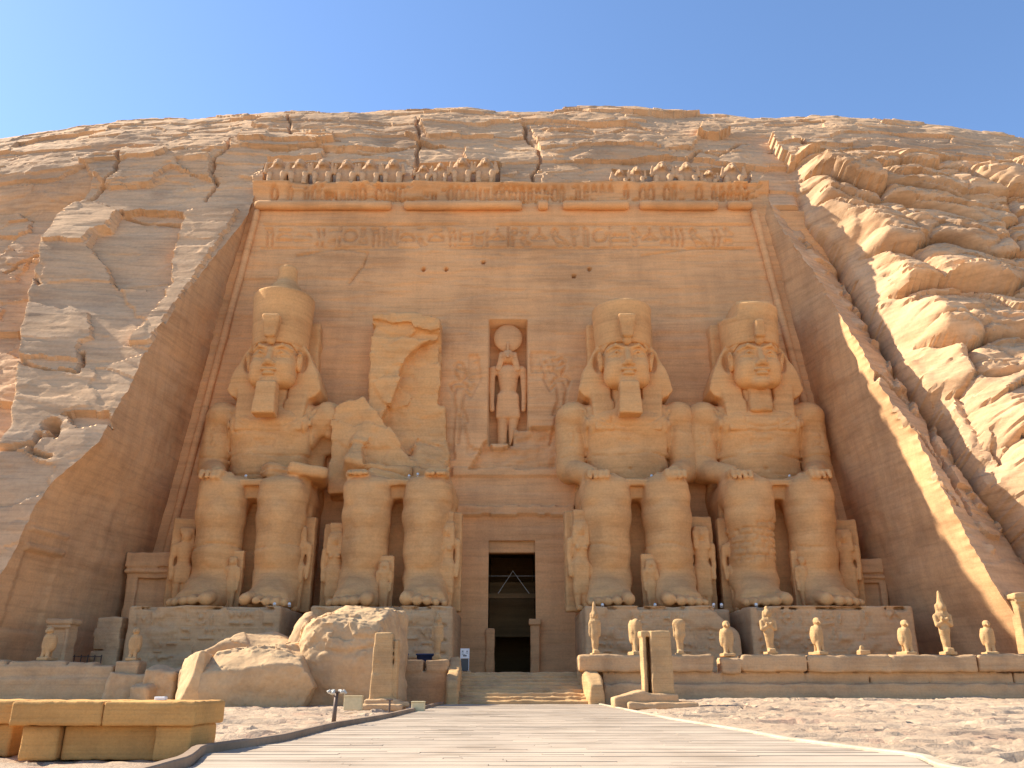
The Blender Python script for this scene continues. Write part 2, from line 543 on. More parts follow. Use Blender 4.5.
M = {}
M['facade'] = sandstone('facade_sandstone', (.80, .455, .215), (.74, .40, .18), (.64, .335, .145), 1.0, .18, .25, 10, .12, .05)
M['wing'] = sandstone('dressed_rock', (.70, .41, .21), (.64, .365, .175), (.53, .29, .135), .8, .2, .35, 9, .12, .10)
M['statue'] = sandstone('statue_sandstone', (.76, .43, .185), (.70, .38, .155), (.62, .32, .125), .9, .3, .35, 8, .09)
M['cliff'] = sandstone('cliff_sandstone', (.67, .435, .25), (.61, .38, .21), (.53, .315, .165), .8, .15, .42, 5, .18, 0, 2)
M['block'] = sandstone('terrace_sandstone', (.60, .395, .215), (.53, .335, .175), (.43, .265, .135), 1.2, .6, .45, 12, .12)
M['pedestal'] = sandstone('pedestal_sandstone', (.62, .40, .215), (.56, .35, .18), (.48, .29, .145), 1.2, .35, .35, 9, .10)
M['pale'] = sandstone('pale_sandstone', (.60, .385, .19), (.53, .33, .155), (.44, .265, .12), 3.0, .8, .35, 18, .12)
M['boulder'] = sandstone('boulder_sandstone', (.64, .44, .26), (.57, .375, .20), (.48, .30, .155), .35, .5, .5, 6, .08)
M['ground'] = sandstone('ground_rock', (.53, .40, .275), (.46, .335, .225), (.33, .22, .145), 1.0, .5, .9, 9, .15, 0, 0, ((.46, .29, .19), .8))
M['bench'] = sandstone('bench_stone', (.66, .37, .13), (.60, .32, .105), (.52, .265, .08), 4.0, 1.0, .3, 30, .12)
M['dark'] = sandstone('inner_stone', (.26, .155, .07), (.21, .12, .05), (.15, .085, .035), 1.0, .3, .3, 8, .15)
M['white'] = paint('white_paint', (.75, .75, .73), .4, 0, .06)
M['black'] = paint('black_panel', (.03, .03, .035), .35)
M['blue'] = paint('blue_plastic', (.03, .05, .12), .45)
M['iron'] = paint('brown_iron', (.13, .085, .06), .6, .3)
M['cream'] = paint('cream_board', (.62, .50, .27), .6, 0, .08)
M['wire'] = paint('pale_wire', (.5, .46, .38), .5)
# ================================================================== the setting
# ------------------------------------------------------------------ ground
DL = [(-5, -3.0), (6, -3.1)] + [(on_ground(*p)[1], on_ground(*p)[0]) for p in ((192, 766), (204, 754), (282, 742), (333, 728.5), (389, 718))] + [(38.3, -2.85)]
DR = [(-5, 4.0), (6, 4.2)] + [(on_ground(*p)[1], on_ground(*p)[0]) for p in ((936, 767), (917, 757), (853, 749), (780, 739), (748, 732.4), (671, 719.7))] + [(38.3, 3.6)]
def deck_left(y): return np.interp(y, [a for a, b in DL], [b for a, b in DL])
def deck_right(y): return np.interp(y, [a for a, b in DR], [b for a, b in DR])

def ground_z(x, y):
    x = np.asarray(x, float); y = np.asarray(y, float)
    z = -0.10 + 0.30 * sstep(22, 39, y) * sstep(3.0, 9, x) + .10 * sstep(26, 39, y) * sstep(-3, -8, x)
    off = np.maximum(deck_left(y) - x, x - deck_right(y))
    rough = sstep(0.0, 1.2, off)
    n = fbm(x / 2.6, y / 1.5, 0, 4, 3)
    wx = x + .25 * perlin(x / .8, y / .8, 0, 13); wy = y + .18 * perlin(x / .8, y / .8, 0, 14)
    pl = .11 * slabs(wx / 1.7, wy / .9, 12, 1, .25) + .07 * slabs(wx / .6, wy / .33, 15, 1, .35) + .03 * slabs(wx / .25, wy / .14, 18)
    F1, F2 = voro(wx / 1.3, wy / .8, 16)[:2]
    hole = sstep(.34, .45, perlin(x / 1.4, y / .7, 0, 21)) * .13 + .05 * (1 - sstep(.03, .10, F2 - F1)) * (perlin(x / 2, y / 2, 0, 22) > 0)
    z = z + rough * (.03 * n + pl - hole - .01)
    return np.where(off < -.1, -0.12, z)

gx = np.unique(np.concatenate([np.linspace(-400, -60, 18), np.linspace(-60, -28, 40), np.arange(-28, 28, .11), np.linspace(28, 60, 40), np.linspace(60, 400, 18)]))
gy = np.unique(np.concatenate([np.linspace(-400, -20, 16), np.linspace(-20, 6, 30), np.arange(6, 20, .07), np.arange(20, 42, .11), np.linspace(42, 60, 10)]))
GX, GY = np.meshgrid(gx, gy)
gm = grid_mesh('ground', np.stack([GX, GY, ground_z(GX, GY)], -1)); gm.set_sharp_from_angle(angle=R(24))
g = obj('ground', gm, M['ground'])
g['kind'] = 'structure'

# ------------------------------------------------------------------ boardwalk of planks and its two kerbs
def wood(name, c, var=.16):
    m = bpy.data.materials.new(name); m.use_nodes = True
    nt = m.node_tree; bs = nt.nodes['Principled BSDF']; bs.inputs['Roughness'].default_value = .85
    bs.inputs['Specular IOR Level'].default_value = .2
    tc = nd(nt, 'ShaderNodeTexCoord')
    mp = nd(nt, 'ShaderNodeMapping'); mp.inputs['Scale'].default_value = (.5, 14, 6)
    nt.links.new(tc.outputs['Object'], mp.inputs['Vector'])
    n = noise_node(nt, mp.outputs[0], 1.0, 6, .65, .3)
    a = ramp_node(nt, n.outputs['Fac'], [(.3, tuple(x * (1 - var) for x in c)), (.5, c), (.7, tuple(x * (1 + var * .5) for x in c))]).outputs[0]
    at = nd(nt, 'ShaderNodeAttribute', attribute_name='tone')
    col = mix_node(nt, 1.0, a, at.outputs['Color'], 'MULTIPLY')
    nb = noise_node(nt, tc.outputs['Object'], .7, 5, .6)
    st = ramp_node(nt, nb.outputs['Fac'], [(.33, (.74, .71, .68)), (.5, (.95, .94, .93)), (.66, (1.06, 1.05, 1.03))]).outputs[0]
    col = mix_node(nt, 1.0, col, st, 'MULTIPLY')
    nt.links.new(col, bs.inputs['Base Color'])
    b = nd(nt, 'ShaderNodeBump'); b.inputs['Strength'].default_value = .3; b.inputs['Distance'].default_value = .01
    nt.links.new(n.outputs['Fac'], b.inputs['Height']); nt.links.new(b.outputs[0], bs.inputs['Normal'])
    return m
M['deck'] = wood('deck_wood', (.47, .375, .28))
M['kerb'] = wood('shaded_kerb_wood', (.30, .21, .14))  # left kerb: brown, with the shade on its side put into the colour
M['kerb_lit'] = wood('lit_kerb_wood', (.50, .41, .29))  # right kerb: sunlight put into the colour as a lighter tone

rg = random.Random(5)
V = []; F = []; T = []
y = -5.0
while y < 38.2:
    w = .17; y1 = min(y + w - .008, 38.2)
    xa, xb = float(deck_left(y)), float(deck_right(y))
    joints = sorted([xa, xb] + [xa + (xb - xa) * rg.uniform(.15, .85) for _ in range(2)])
    for j0, j1 in zip(joints[:-1], joints[1:]):
        h = rg.uniform(-.004, .004); t = rg.uniform(.90, 1.05); o = len(V)
        for zz in (-.05, h):
            V += [(j0 + .004, y, zz), (j1 - .004, y, zz), (j1 - .004, y1, zz), (j0 + .004, y1, zz)]
        F += [(o + 4, o + 5, o + 6, o + 7), (o, o + 1, o + 5, o + 4), (o + 2, o + 3, o + 7, o + 6), (o + 1, o + 2, o + 6, o + 5), (o + 3, o, o + 4, o + 7)]
        T += [t] * 8
    y += w
me = mesh_data('boardwalk', V, F, False)
ca = me.color_attributes.new('tone', 'FLOAT_COLOR', 'POINT')
ca.data.foreach_set('color', np.repeat(np.array(T, dtype=np.float32)[:, None], 4, 1).ravel())
obj('boardwalk', me, M['deck'])['kind'] = 'structure'

def kerb(name, pts, w, h, mat, z0=-.12):
    """a beam along the boardwalk's edge, mitred at its corners"""
    P = np.array(pts, float); n = len(P)
    d = np.gradient(P, axis=0); d /= np.linalg.norm(d, axis=1)[:, None]
    nrm = np.stack([-d[:, 1], d[:, 0]], 1)
    rings = []
    for p, q in zip(P, nrm):
        a = p - q * w / 2; b = p + q * w / 2
        rings.append([(a[0], a[1], z0), (a[0], a[1], h - .015), (a[0] + q[0] * .015, a[1] + q[1] * .015, h), (b[0] - q[0] * .015, b[1] - q[1] * .015, h), (b[0], b[1], h - .015), (b[0], b[1], z0)])
    V = [v for r_ in rings for v in r_]; F = []
    for i in range(n - 1):
        for k in range(6):
            F.append((i * 6 + k, i * 6 + (k + 1) % 6, (i + 1) * 6 + (k + 1) % 6, (i + 1) * 6 + k))
    me = mesh_data(name, V, F, False)
    ca = me.color_attributes.new('tone', 'FLOAT_COLOR', 'POINT')
    ca.data.foreach_set('color', np.ones(len(V) * 4, dtype=np.float32))
    o = obj(name, me, mat); o['kind'] = 'structure'; return o
rgk = np.random.RandomState(2)
ky = np.concatenate([np.arange(-4, 9.5, .5), np.arange(9.5, 38.3, .35)])
kerb('kerb', np.stack([deck_left(ky) - .075 + rgk.uniform(-.012, .012, len(ky)), ky], 1), .13, .10, M['kerb'])
kerb('kerb', np.stack([deck_right(ky) + .075 + rgk.uniform(-.012, .012, len(ky)), ky], 1), .13, .035, M['kerb_lit'])

# ------------------------------------------------------------------ the cliff: profile, cut edges of the recess, rock surface
PROF = np.array([(39.3, -.6), (40.4, 5.6), (41.6, 10), (43, 13), (46.3, 19.3), (49.5, 24.8), (52.9, 32.8), (54.2, 36.3), (57.2, 42), (59.9, 45.9), (62.2, 48.3), (66, 50.9), (72, 53.6), (84, 56), (110, 58)])
_seg = np.concatenate([[0], np.cumsum(np.hypot(*np.diff(PROF, axis=0).T))])
def prof(s): return np.interp(s, _seg, PROF[:, 0]), np.interp(s, _seg, PROF[:, 1])
_fs = np.linspace(0, _seg[-1], 3000)
_fy, _fz = prof(_fs)
ker = np.ones(121) / 121
_fy = np.convolve(np.pad(_fy, 60, 'edge'), ker, 'valid'); _fz = np.convolve(np.pad(_fz, 60, 'edge'), ker, 'valid')
_el = np.arctan2(_fz - EYE, _fy)
_top = int(np.argmax(_el))

def drop(x): return 1 - .046 * (x / 45) ** 2 - .004 * np.abs(x) / 45

def cliff_px(px, py):
    """(x, z) on the cliff's smooth face seen at a pixel of the photograph"""
    v = (384 - py) / FOC
    e = math.atan2(math.sin(TILT) + v * math.cos(TILT), math.cos(TILT) - v * math.sin(TILT))
    Y = float(np.interp(e, _el[:_top], _fy[:_top])); x, _, z = ray(px, py, Y)
    for _ in range(2):
        el2 = np.arctan2(_fz * drop(x) - EYE, _fy); t2 = int(np.argmax(el2))
        Y = float(np.interp(e, el2[:t2], _fy[:t2])); x, _, z = ray(px, py, Y)
    return x, z

ZT = 35.1
def curve_px(pts, zs=None):
    q = np.array([cliff_px(*p) for p in pts]); q = q[np.argsort(q[:, 1])]
    return q[:, 1], q[:, 0]
_lz, _lx = curve_px([(250, 212), (188, 292), (147, 351), (124, 395), (102, 440), (48, 487), (0, 574)])
_rz, _rx = curve_px([(777, 217), (825, 288), (848, 328), (871, 369), (890, 400), (916, 432), (939, 485), (988, 575)])
def edge_l(z): return np.interp(z, np.concatenate([[-1], _lz, [ZT, 60]]), np.concatenate([[_lx[0] - 1.2], _lx, [-18.6, -18.6]])) + .10 * perlin(z * .9, 0, 3.3, 5) + .06 * perlin(z * 3.1, 0, 1.3, 6)
def edge_r(z): return np.interp(z, np.concatenate([[-1], _rz, [ZT, 60]]), np.concatenate([[_rx[0] + 2.4], _rx, [18.4, 18.4]])) + (.16 * perlin(z * 1.1, 0, 9.3, 5) + .13 * perlin(z * 3.3, 0, 4.3, 6)) * sstep(4, 9, z)
_cz, _cx = curve_px([(800, 205), (810, 219), (845, 252), (876, 308), (906, 358), (926, 381), (952, 417), (992, 477), (1022, 505)])
def crevice(z): return np.interp(z, np.concatenate([[-1], _cz]), np.concatenate([[_cx[0] + 4], _cx])) + .55 * perlin(z * .28, 2, 0, 9) + .2 * perlin(z * .9, 2, 0, 10)
_bz, _bx = curve_px([(85, 195), (62, 215), (45, 250), (30, 300), (20, 360), (8, 430)])
def left_step(z): return np.interp(z, _bz, _bx) + .3 * perlin(z * .6, 5, 0, 8)

CRACKS = [[(231, 140), (229, 152), (214, 162), (212, 172), (216, 184), (206, 202)],
          [(523, 122), (526, 136), (538, 150), (541, 162), (533, 176), (531, 200)],
          [(700, 152), (690, 160), (682, 168), (680, 190), (682, 200)], [(417, 118), (419, 140), (416, 160), (415, 176)],
          [(120, 212), (145, 219), (186, 222)], [(0, 255), (35, 238), (68, 210)], [(26, 262), (44, 292)],
          [(12, 360), (40, 371), (80, 372), (82, 352)], [(40, 436), (30, 452), (50, 458)], [(60, 505), (90, 480)],
          [(0, 452), (30, 446)], [(90, 200), (118, 175), (122, 160)], [(690, 152), (720, 160), (746, 142)],
          [(885, 402), (920, 430), (960, 475)], [(866, 396), (880, 372), (912, 390)], [(940, 395), (935, 430), (975, 505)], [(985, 440), (1005, 470)], [(930, 470), (960, 500)],
          [(870, 425), (905, 420)], [(290, 120), (292, 140), (340, 145)], [(560, 132), (600, 138), (655, 131)], [(300, 150), (380, 155), (420, 146)]]
# patches of the face that stand proud (+) or were broken away (-), as outlines on the face
PATCH = [([(118, 214), (140, 209), (186, 214), (184, 222), (178, 238), (172, 292), (120, 292), (92, 250), (96, 235), (112, 232)], -.55),
         ([(60, 206), (100, 205), (118, 214), (110, 232), (92, 238), (88, 250), (45, 250), (52, 225)], .3),
         ([(186, 214), (240, 213), (190, 290), (150, 345), (130, 345), (150, 320), (168, 300), (176, 260)], .3),
         ([(12, 362), (80, 362), (80, 345), (95, 340), (90, 320), (30, 310)], .25),
         ([(62, 415), (112, 412), (110, 425), (80, 430)], -.5),
         ([(40, 440), (52, 432), (54, 422), (64, 424), (58, 440)], -.7),
         ([(80, 165), (160, 150), (210, 160), (212, 180), (170, 170), (150, 185), (110, 190)], .35),
         ([(240, 135), (320, 128), (420, 138), (420, 150), (330, 152), (310, 145), (240, 148)], .4),
         ([(420, 125), (520, 118), (525, 136), (430, 140)], .3), ([(300, 152), (325, 150), (320, 160), (265, 162)], .45),
         ([(530, 125), (700, 140), (690, 152), (540, 150)], .25), ([(770, 140), (790, 142), (815, 165), (790, 170), (775, 158)], .9),
         ([(700, 130), (730, 136), (720, 142), (695, 140)], .7), ([(800, 143), (850, 150), (845, 156), (805, 152)], .6)]
LEDGE = [([(416, 189), (530, 188), (532, 198), (416, 200)], .55), ([(606, 192), (720, 195), (722, 204), (700, 207), (604, 199)], .55)]
FRIEZE = [([(264, 163), (402, 165), (402, 188), (264, 188)], -.9), ([(414, 163), (500, 163), (500, 187), (414, 187)], -.9), ([(612, 169), (750, 168), (750, 191), (612, 190)], -.55)]

def inside(poly, X, Z):
    r_ = np.zeros(X.shape, bool); n = len(poly)
    for i in range(n):
        (x0, z0), (x1, z1) = poly[i], poly[(i + 1) % n]
        if z0 == z1: continue
        c = ((z0 > Z) != (z1 > Z)) & (X < (x1 - x0) * (Z - z0) / (z1 - z0) + x0)
        r_ ^= c
    return r_

def steps(X, Z, seed, sx, sz, th=.02, w=.03): return sstep(th - w, th + w, perlin(X / sx, .3, Z / sz, seed) + .25 * perlin(X / sx * 4, .7, Z / sz * 4, seed + 1))

def rock(X, Z):
    """how far the rock stands out of the smooth face at (x, z)"""
    xl, xr, xc, xb = edge_l(np.minimum(Z, ZT)), edge_r(np.minimum(Z, ZT)), crevice(np.minimum(Z, 34)), left_step(np.minimum(Z, 34))
    d = .45 * fbm(X / 10, 0, Z / 8, 3, 31)
    wob = X + 1.0 * perlin(X / 3, 0, Z / 3, 55); wz = Z + .5 * perlin(X / 4, 0, Z / 3, 56)
    dressed = sstep(xb - .3, xb + .3, X) * (1 - sstep(xc - .3, xc + .3, X)) * (1 - sstep(35, 40, Z))
    high = sstep(36, 43, Z)
    wild = 1 - dressed
    w1 = X + .55 * perlin(X / 1.4, 0, Z / 1.1, 57); w2 = Z + .16 * perlin(X / 1.2, 0, Z / .7, 58)
    over = sstep(33, 36, Z)
    rightw = sstep(0, 1, X - xc) * (1 - over)
    d = d - .25 * fbm(X / 10, 0, Z / 8, 3, 31) * dressed
    d = d + dressed * (.20 * slabs(w1 / 6.5, w2 / 2.6, 41, 1, .35) + .08 * slabs(w1 / 2.4, w2 / .8, 42, 1, .4) + .018 * slabs(w1 / .9, w2 / .3, 40))
    d = d + .45 * np.exp(-((X + 22) / 6.0) ** 2 - ((Z - 39.5) / 2.4) ** 2)
    d = d + .11 * np.clip(xl - 2.5 - X, 0, 9) * sstep(xb - .2, xb + .2, X) * (1 - sstep(27, 33, Z)) * sstep(0, 3, xl - X)
    lw = wild * (1 - rightw) * (1 - over)
    d = d + lw * (.75 * slabs(w1 / 5, w2 / 2.3, 43, 1, .5) + .30 * slabs(w1 / 2, w2 / .8, 44))
    d = d + over * (.62 * slabs(w1 / 7.5, w2 / 1.5, 45, 1, .25) + .20 * slabs(w1 / 3.2, w2 / .75, 46, 1, .3) + .06 * slabs(w1 / 1.1, w2 / .35, 47))
    d = d + rightw * (.12 * slabs(w1 / 1.7, w2 / .6, 48) + .05 * slabs(w1 / .7, w2 / .3, 49))
    d = d + (.010 + .05 * wild) * fbm(X / 1.6, 0, Z / .6, 4, 61) + (.002 + .015 * wild) * perlin(X / .5, 0, Z / .16, 64)
    # natural rock on the far left lies back behind the dressed face
    d = d - (1 - sstep(xb - .15, xb + .15, X)) * 1.7 * (1 - sstep(33, 38, Z)) * sstep(8, 12, Z)
    # rounded heaps of beds on the right stand far out of the face
    rr = sstep(0, 1.9, X - xc - .05 + .3 * perlin(X, 0, Z / 1.5, 88)) * (1 - sstep(34, 40, Z))
    beds = Z + .28 * (X - 22) + 1.2 * perlin(X / 5, 0, Z / 5, 81)
    bx_ = X + .6 * perlin(X / 2.5, 0, Z / 2.5, 82) + 40; bz_ = beds + .35 * perlin(X / 2, 0, Z / 2, 83)
    F1, F2, r1, r2, dx_, dz_ = voro(bx_ / 6.5, bz_ / 3.6, 84)
    G1, G2, q1, q2, ex_, ez_ = voro(bx_ / 4.2, bz_ / 1.15, 87)
    heap = .5 + .9 * (1 - np.exp(-11 * (F2 - F1))) + 1.5 * r1 + 1.1 * (r2 - .5) * dx_ + 1.0 * dz_
    heap = heap + .22 * (1 - np.exp(-9 * (G2 - G1))) + .45 * q1 + .5 * ez_ * (q2 - .2) + .22 * slabs(bx_ / 2.6, bz_ / .42, 89, 1, .4) + .2 * fbm(X / 3, 0, Z / 2, 3, 85) + .07 * fbm(X / .7, 0, Z / .3, 3, 86)
    d = d + rr * heap
    rim = np.exp(-((X - xc) / .22) ** 2) * (1 - sstep(33, 36, Z)) * sstep(5, 9, Z)
    d = d - .5 * rim
    band = (X > xr) & (X < xc + .1) & (Z < 33)
    d = np.where(band, d - .62 * (X - xr) + .35 * steps(wob, wz, 91, 1.2, 1.0, .15) * sstep(.8, 1.6, X - xr), d)
    for poly, a in PATCH:
        P = [cliff_px(*p) for p in poly]
        d = d + a * inside(P, X + .25 * perlin(X * 1.2, 0, Z * 1.2, 95) + .1 * perlin(X * 4, 0, Z * 4, 96), Z + .18 * perlin(X * 1.2, 0, Z * 1.2, 97))
    for poly, a in LEDGE + FRIEZE:
        P = [cliff_px(*p) for p in poly]
        m = inside(P, X + .08 * perlin(X * 2, 0, Z * 2, 98), Z + .12 * perlin(X * 1.1, 0, Z * 2, 99) * (a > 0))
        d = np.where(m, a if a > 0 else a + .1 * d, np.where(inside([(q[0], q[1]) for q in P], X, Z), d, d))
    for c in CRACKS:
        P = [cliff_px(*p) for p in c]
        dd = np.full(X.shape, 9.0)
        Xw = X + .2 * perlin(X, 0, Z, 101); Zw = Z + .2 * perlin(X, 0, Z, 102)
        for p, q in zip(P[:-1], P[1:]): dd = np.minimum(dd, seg_dist(Xw, Zw, p, q))
        d = d - .45 * (1 - sstep(.05, .17, dd))
    holes = [cliff_px(52, 426)]
    for hx, hz in holes: d = d - 1.1 * (1 - sstep(.3, .5, np.hypot(X - hx, (Z - hz) * 1.1)))
    return d

s_rows = np.concatenate([np.arange(0, _fs[np.searchsorted(_fz, 50.5)], .105), np.linspace(_fs[np.searchsorted(_fz, 50.6)], _fs[-1], 40)])
RY = np.interp(s_rows, _fs, _fy); RZ = np.interp(s_rows, _fs, _fz)
ty = np.gradient(RY); tz = np.gradient(RZ); tl = np.hypot(ty, tz); NYr, NZr = -tz / tl, ty / tl
zc = np.minimum(RZ, ZT)
EL, ER = edge_l(zc), edge_r(zc)
nl, nm, nr = 210, 360, 220
ul = np.concatenate([np.linspace(-95, -46, 45, endpoint=False)]); ur = np.linspace(46, 95, 46)[1:]
cols = []
for i in range(len(RZ)):
    cols.append(np.concatenate([ul, np.linspace(-46, EL[i], nl, endpoint=False), np.linspace(EL[i], ER[i], nm, endpoint=False), np.linspace(ER[i], 46, nr), ur]))
X = np.array(cols); jl, jr = len(ul) + nl, len(ul) + nl + nm
Zb = np.repeat(RZ[:, None], X.shape[1], 1) * drop(X); Yb = np.repeat(RY[:, None], X.shape[1], 1)
D = rock(X, Zb)
# the hill curves back beyond the picture's sides
Yb = Yb + .010 * np.maximum(np.abs(X) - 34, 0) ** 2
P = np.stack([X, Yb + NYr[:, None] * D, Zb + NZr[:, None] * D], -1)
P = np.concatenate([P, P[-1:] * np.array([1, 1, 0]) + np.array([0, 1, -1.0])], 0)
P = np.concatenate([P[:, :1] * np.array([1, 1, 0]) - np.array([1, 0, 1.0]), P, P[:, -1:] * np.array([1, 1, 0]) + np.array([1, 0, -1.0])], 1)
jl += 1; jr += 1
keep = np.ones((P.shape[0] - 1, P.shape[1] - 1), bool)
it = int(np.searchsorted(RZ, ZT))
keep[:it, jl:jr] = False
cm = grid_mesh('cliff', P, keep); cm.set_sharp_from_angle(angle=R(30))
cl = obj('cliff', cm, M['cliff']); cl['kind'] = 'structure'

# ------------------------------------------------------------------ the temple front
def face_y(z): return 51.5 + .055 * (np.asarray(z, float) - 1.3)
def corner_l(z): return -22.2 + .116 * (z - 1.3)
def corner_r(z): return 21.3 - .118 * (z - 1.3)
temple = thing('temple_facade', 'rock cut temple front with inscribed cornice above a tall dark doorway', 'temple', (0, 51.5, 1.3))
TO = np.array([0, 51.5, 1.3])
FX = np.arange(-23.0, 22.2, .085); FZ = np.arange(1.2, ZT + .09, .085)
A, B = np.meshgrid(FX, FZ)
Y = face_y(B)
dep = .05 * fbm(A / 5, 1, B / 2, 3, 201) + .03 * fbm(A / 3, 1, B / .5, 3, 204)         # + = deeper
dep += .05 * steps(A, B, 207, 6, .8, .12) * sstep(13, 20, B)
NX0, NX1, NZ0, NZ1 = -1.56, 1.04, 15.3, 24.05
niche = (A > NX0) & (A < NX1) & (B > NZ0) & (B < NZ1)
wedge = [ray(*p, 52.6) for p in ((468, 470), (488, 440), (492, 448), (508, 448), (512, 427), (556, 430), (556, 470))]
wd = inside([(p[0], p[2]) for p in wedge], A + .15 * perlin(A, 1, B, 210), B + .2 * perlin(A * .8, 2, B, 211))
dep = np.where(wd, dep + .55 + .2 * fbm(A, 1, B / .6, 3, 212), dep)
dep = np.where(niche & ~(wd & (A > .1)), 1.45, dep)
step2 = [ray(*p, 52.5) for p in ((453, 478), (560, 478), (560, 470), (453, 468))]
dep = dep - .22 * inside([(p[0], p[2]) for p in step2], A, B)
dl, dr_ = -3.55, 3.85
led = (A > dl) & (A < dr_) & (B > 10.55 + .08 * perlin(A * 1.5, 0, 0, 213)) & (B < 11.15 + .10 * perlin(A * 1.1, 0, 0, 214))
dep = np.where(led, -.45 + .1 * fbm(A, 0, B, 3, 215), dep)
dep = np.where((A > dl) & (A < dr_) & (B <= 10.55), dep - .12, dep)
crk = [ray(*p, 54)[0::2] for p in ((300, 262), (325, 257), (345, 255), (370, 259), (366, 272), (352, 290))]
crk2 = [ray(*p, 54)[0::2] for p in ((640, 262), (690, 255), (740, 254))]
LN = [crk, crk2]
for i in range(30):                                     # joints of the sawn blocks the temple was moved in
    pass
blockl = []
rgb = random.Random(4)
zz = 12.0
while zz < 31.5:
    h = rgb.uniform(2.6, 3.6); blockl.append([(-21, zz), (20.5, zz)])
    x = -20 + rgb.uniform(0, 3)
    while x < 20: blockl.append([(x, zz), (x, zz + h)]); x += rgb.uniform(3.2, 5.5)
    zz += h
dep += engrave(A, B, blockl, .06, .03)
dep += engrave(A, B, LN, .09, .15)
for hp in ((425, 276), (447, 276), (484, 269), (573, 283), (588, 276)):
    hx, _, hz = ray(*hp, 54); dep += .5 * (1 - sstep(.1, .16, np.hypot(A - hx, B - hz)))
insc = inscription(-17.6, 17.0, ray(512, 245, 53.0)[2], 1.55, 11)
dep += engrave(A, B, insc, .13, .17) * (sstep(-.75, -.35, fbm(A / 3, 0, B, 2, 220)))
# the two kings cut in outline beside the niche
def king(cx, z0, s, g):
    q = lambda pts: [(cx + g * a * s, z0 + b * s) for a, b in pts]
    return [q([(-.30, 0), (-.26, 1.6), (-.22, 2.9), (-.34, 3.7), (-.62, 4.4), (-.30, 4.62), (.0, 4.6)]), q([(.75, .1), (.42, 1.5), (.18, 2.7), (.22, 3.3), (.32, 4.1), (.42, 4.5), (.0, 4.6)]),
            q([(.0, .6), (.12, 1.6), (.05, 2.4), (.55, 2.0), (.3, 2.75)]), q([(-.34, 3.7), (-.2, 4.3), (.34, 4.3)]),
            q([(-.02, 4.6), (-.08, 4.9), (-.3, 5.25), (-.34, 5.7), (-.1, 6.0), (.16, 5.85), (.3, 5.4), (.42, 5.05), (.2, 4.8), (.1, 4.6)]), q([(-.34, 5.7), (.0, 5.45), (.3, 5.4)]),
            q([(.42, 4.4), (.75, 4.0), (1.0, 4.6), (1.05, 5.0)]), q([(.32, 4.1), (.72, 3.65), (1.12, 4.5)]), circle(cx + g * 1.1 * s, z0 + 5.2 * s, .14 * s)]
kx, _, kz = ray(458, 455, 52.8); kx2, _, kz2 = ray(562, 440, 52.8)
kl = king(kx, kz, 1.05, 1) + king(kx2, kz2 - .4, 1.0, -1)
for x0, x1, z0, z1 in ((-2.9, -1.75, 19.5, 21.6), (1.2, 3.2, 20.2, 21.6), (-4.4, -3.4, 14.2, 15.2), (-2.9, -1.8, 14.6, 15.4)):
    zz = z0
    while zz < z1 - .4:
        kl += inscription(x0, x1, zz, .42, int(zz * 9), False); zz += .5
dep += engrave(A, B, kl, .12, .17) * (~niche)
# cornice: a hollow moulding cut with rows of upright signs, broken torus roll under it
cav = sstep(33.35, ZT, B)
ero = .35 + .65 * sstep(-.25, .25, fbm(A / 5, 0, B / 3, 3, 235))
Y = Y + np.where(B > 33.35, -.38 * ero * cav ** 2 + .22 * np.sin(np.pi * np.clip((B - 33.35) / (ZT - 33.35), 0, 1)), 0)
upr = []; x = -17.4
while x < 17.2:
    if rgb.random() < .9:
        if rgb.random() < .35: upr.append(circle(x + .2, 34.25, .22, .55))
        else: upr += [[(x, 33.65), (x + .06, 34.7)], [(x + .22, 33.65), (x + .3, 34.5), (x + .15, 34.8)]]
    x += .58
dep += engrave(A, B, upr, .13, .24) * sstep(-.5, -.2, fbm(A / 4, 0, B, 2, 231))
dep += .25 * steps(A, B, 233, 2.2, .8, .3) * (B > 33.4)
dep += 3.0 * ((A < -18.75) | (A > 18.62)) * (B > 32.75)
Y = Y + dep
door = (A > -1.45) & (A < 1.45) & (B < 9.05 + .06 * perlin(A * 2, 0, 0, 216)) 
kf = ~(door[:-1, :-1] & door[1:, 1:] & door[:-1, 1:] & door[1:, :-1])
Pw = np.stack([A, Y, B], -1)
Pw = np.concatenate([Pw, (Pw[-1:] + np.array([0, 2.2, .02]))], 0)
kf = np.concatenate([kf, np.ones((1, kf.shape[1]), bool)], 0)
obj('wall', grid_mesh('temple_front', Pw - TO, kf), M['facade'], temple)

# torus roll in broken lengths along the top and down both corners
def roll(name, pts, r_, seed, mat, parent, org):
    pts = np.array(pts, float)
    n = max(8, int(np.linalg.norm(pts[-1] - pts[0]) / .2)); t = np.linspace(0, 1, n)
    C = pts[0] + (pts[-1] - pts[0]) * t[:, None]
    d = (pts[-1] - pts[0]) / np.linalg.norm(pts[-1] - pts[0]); a = np.cross(d, [0, 1, 0]); a /= np.linalg.norm(a); b = np.cross(d, a)
    k = np.linspace(0, 2 * np.pi, 15)
    rr = r_ * (1 + .12 * fbm(C[:, 0][:, None] * .8, np.cos(k)[None] * .6, C[:, 2][:, None] * .8 + np.sin(k)[None] * .6, 3, seed))
    rr[0] *= .75; rr[-1] *= .75
    G = C[:, None, :] + rr[..., None] * (np.cos(k)[None, :, None] * a + np.sin(k)[None, :, None] * b)
    G = np.concatenate([np.repeat(C[:1, None], 15, 1), G, np.repeat(C[-1:, None], 15, 1)], 0)
    return obj(name, grid_mesh(name, G - org), mat, parent)
zt = 33.05
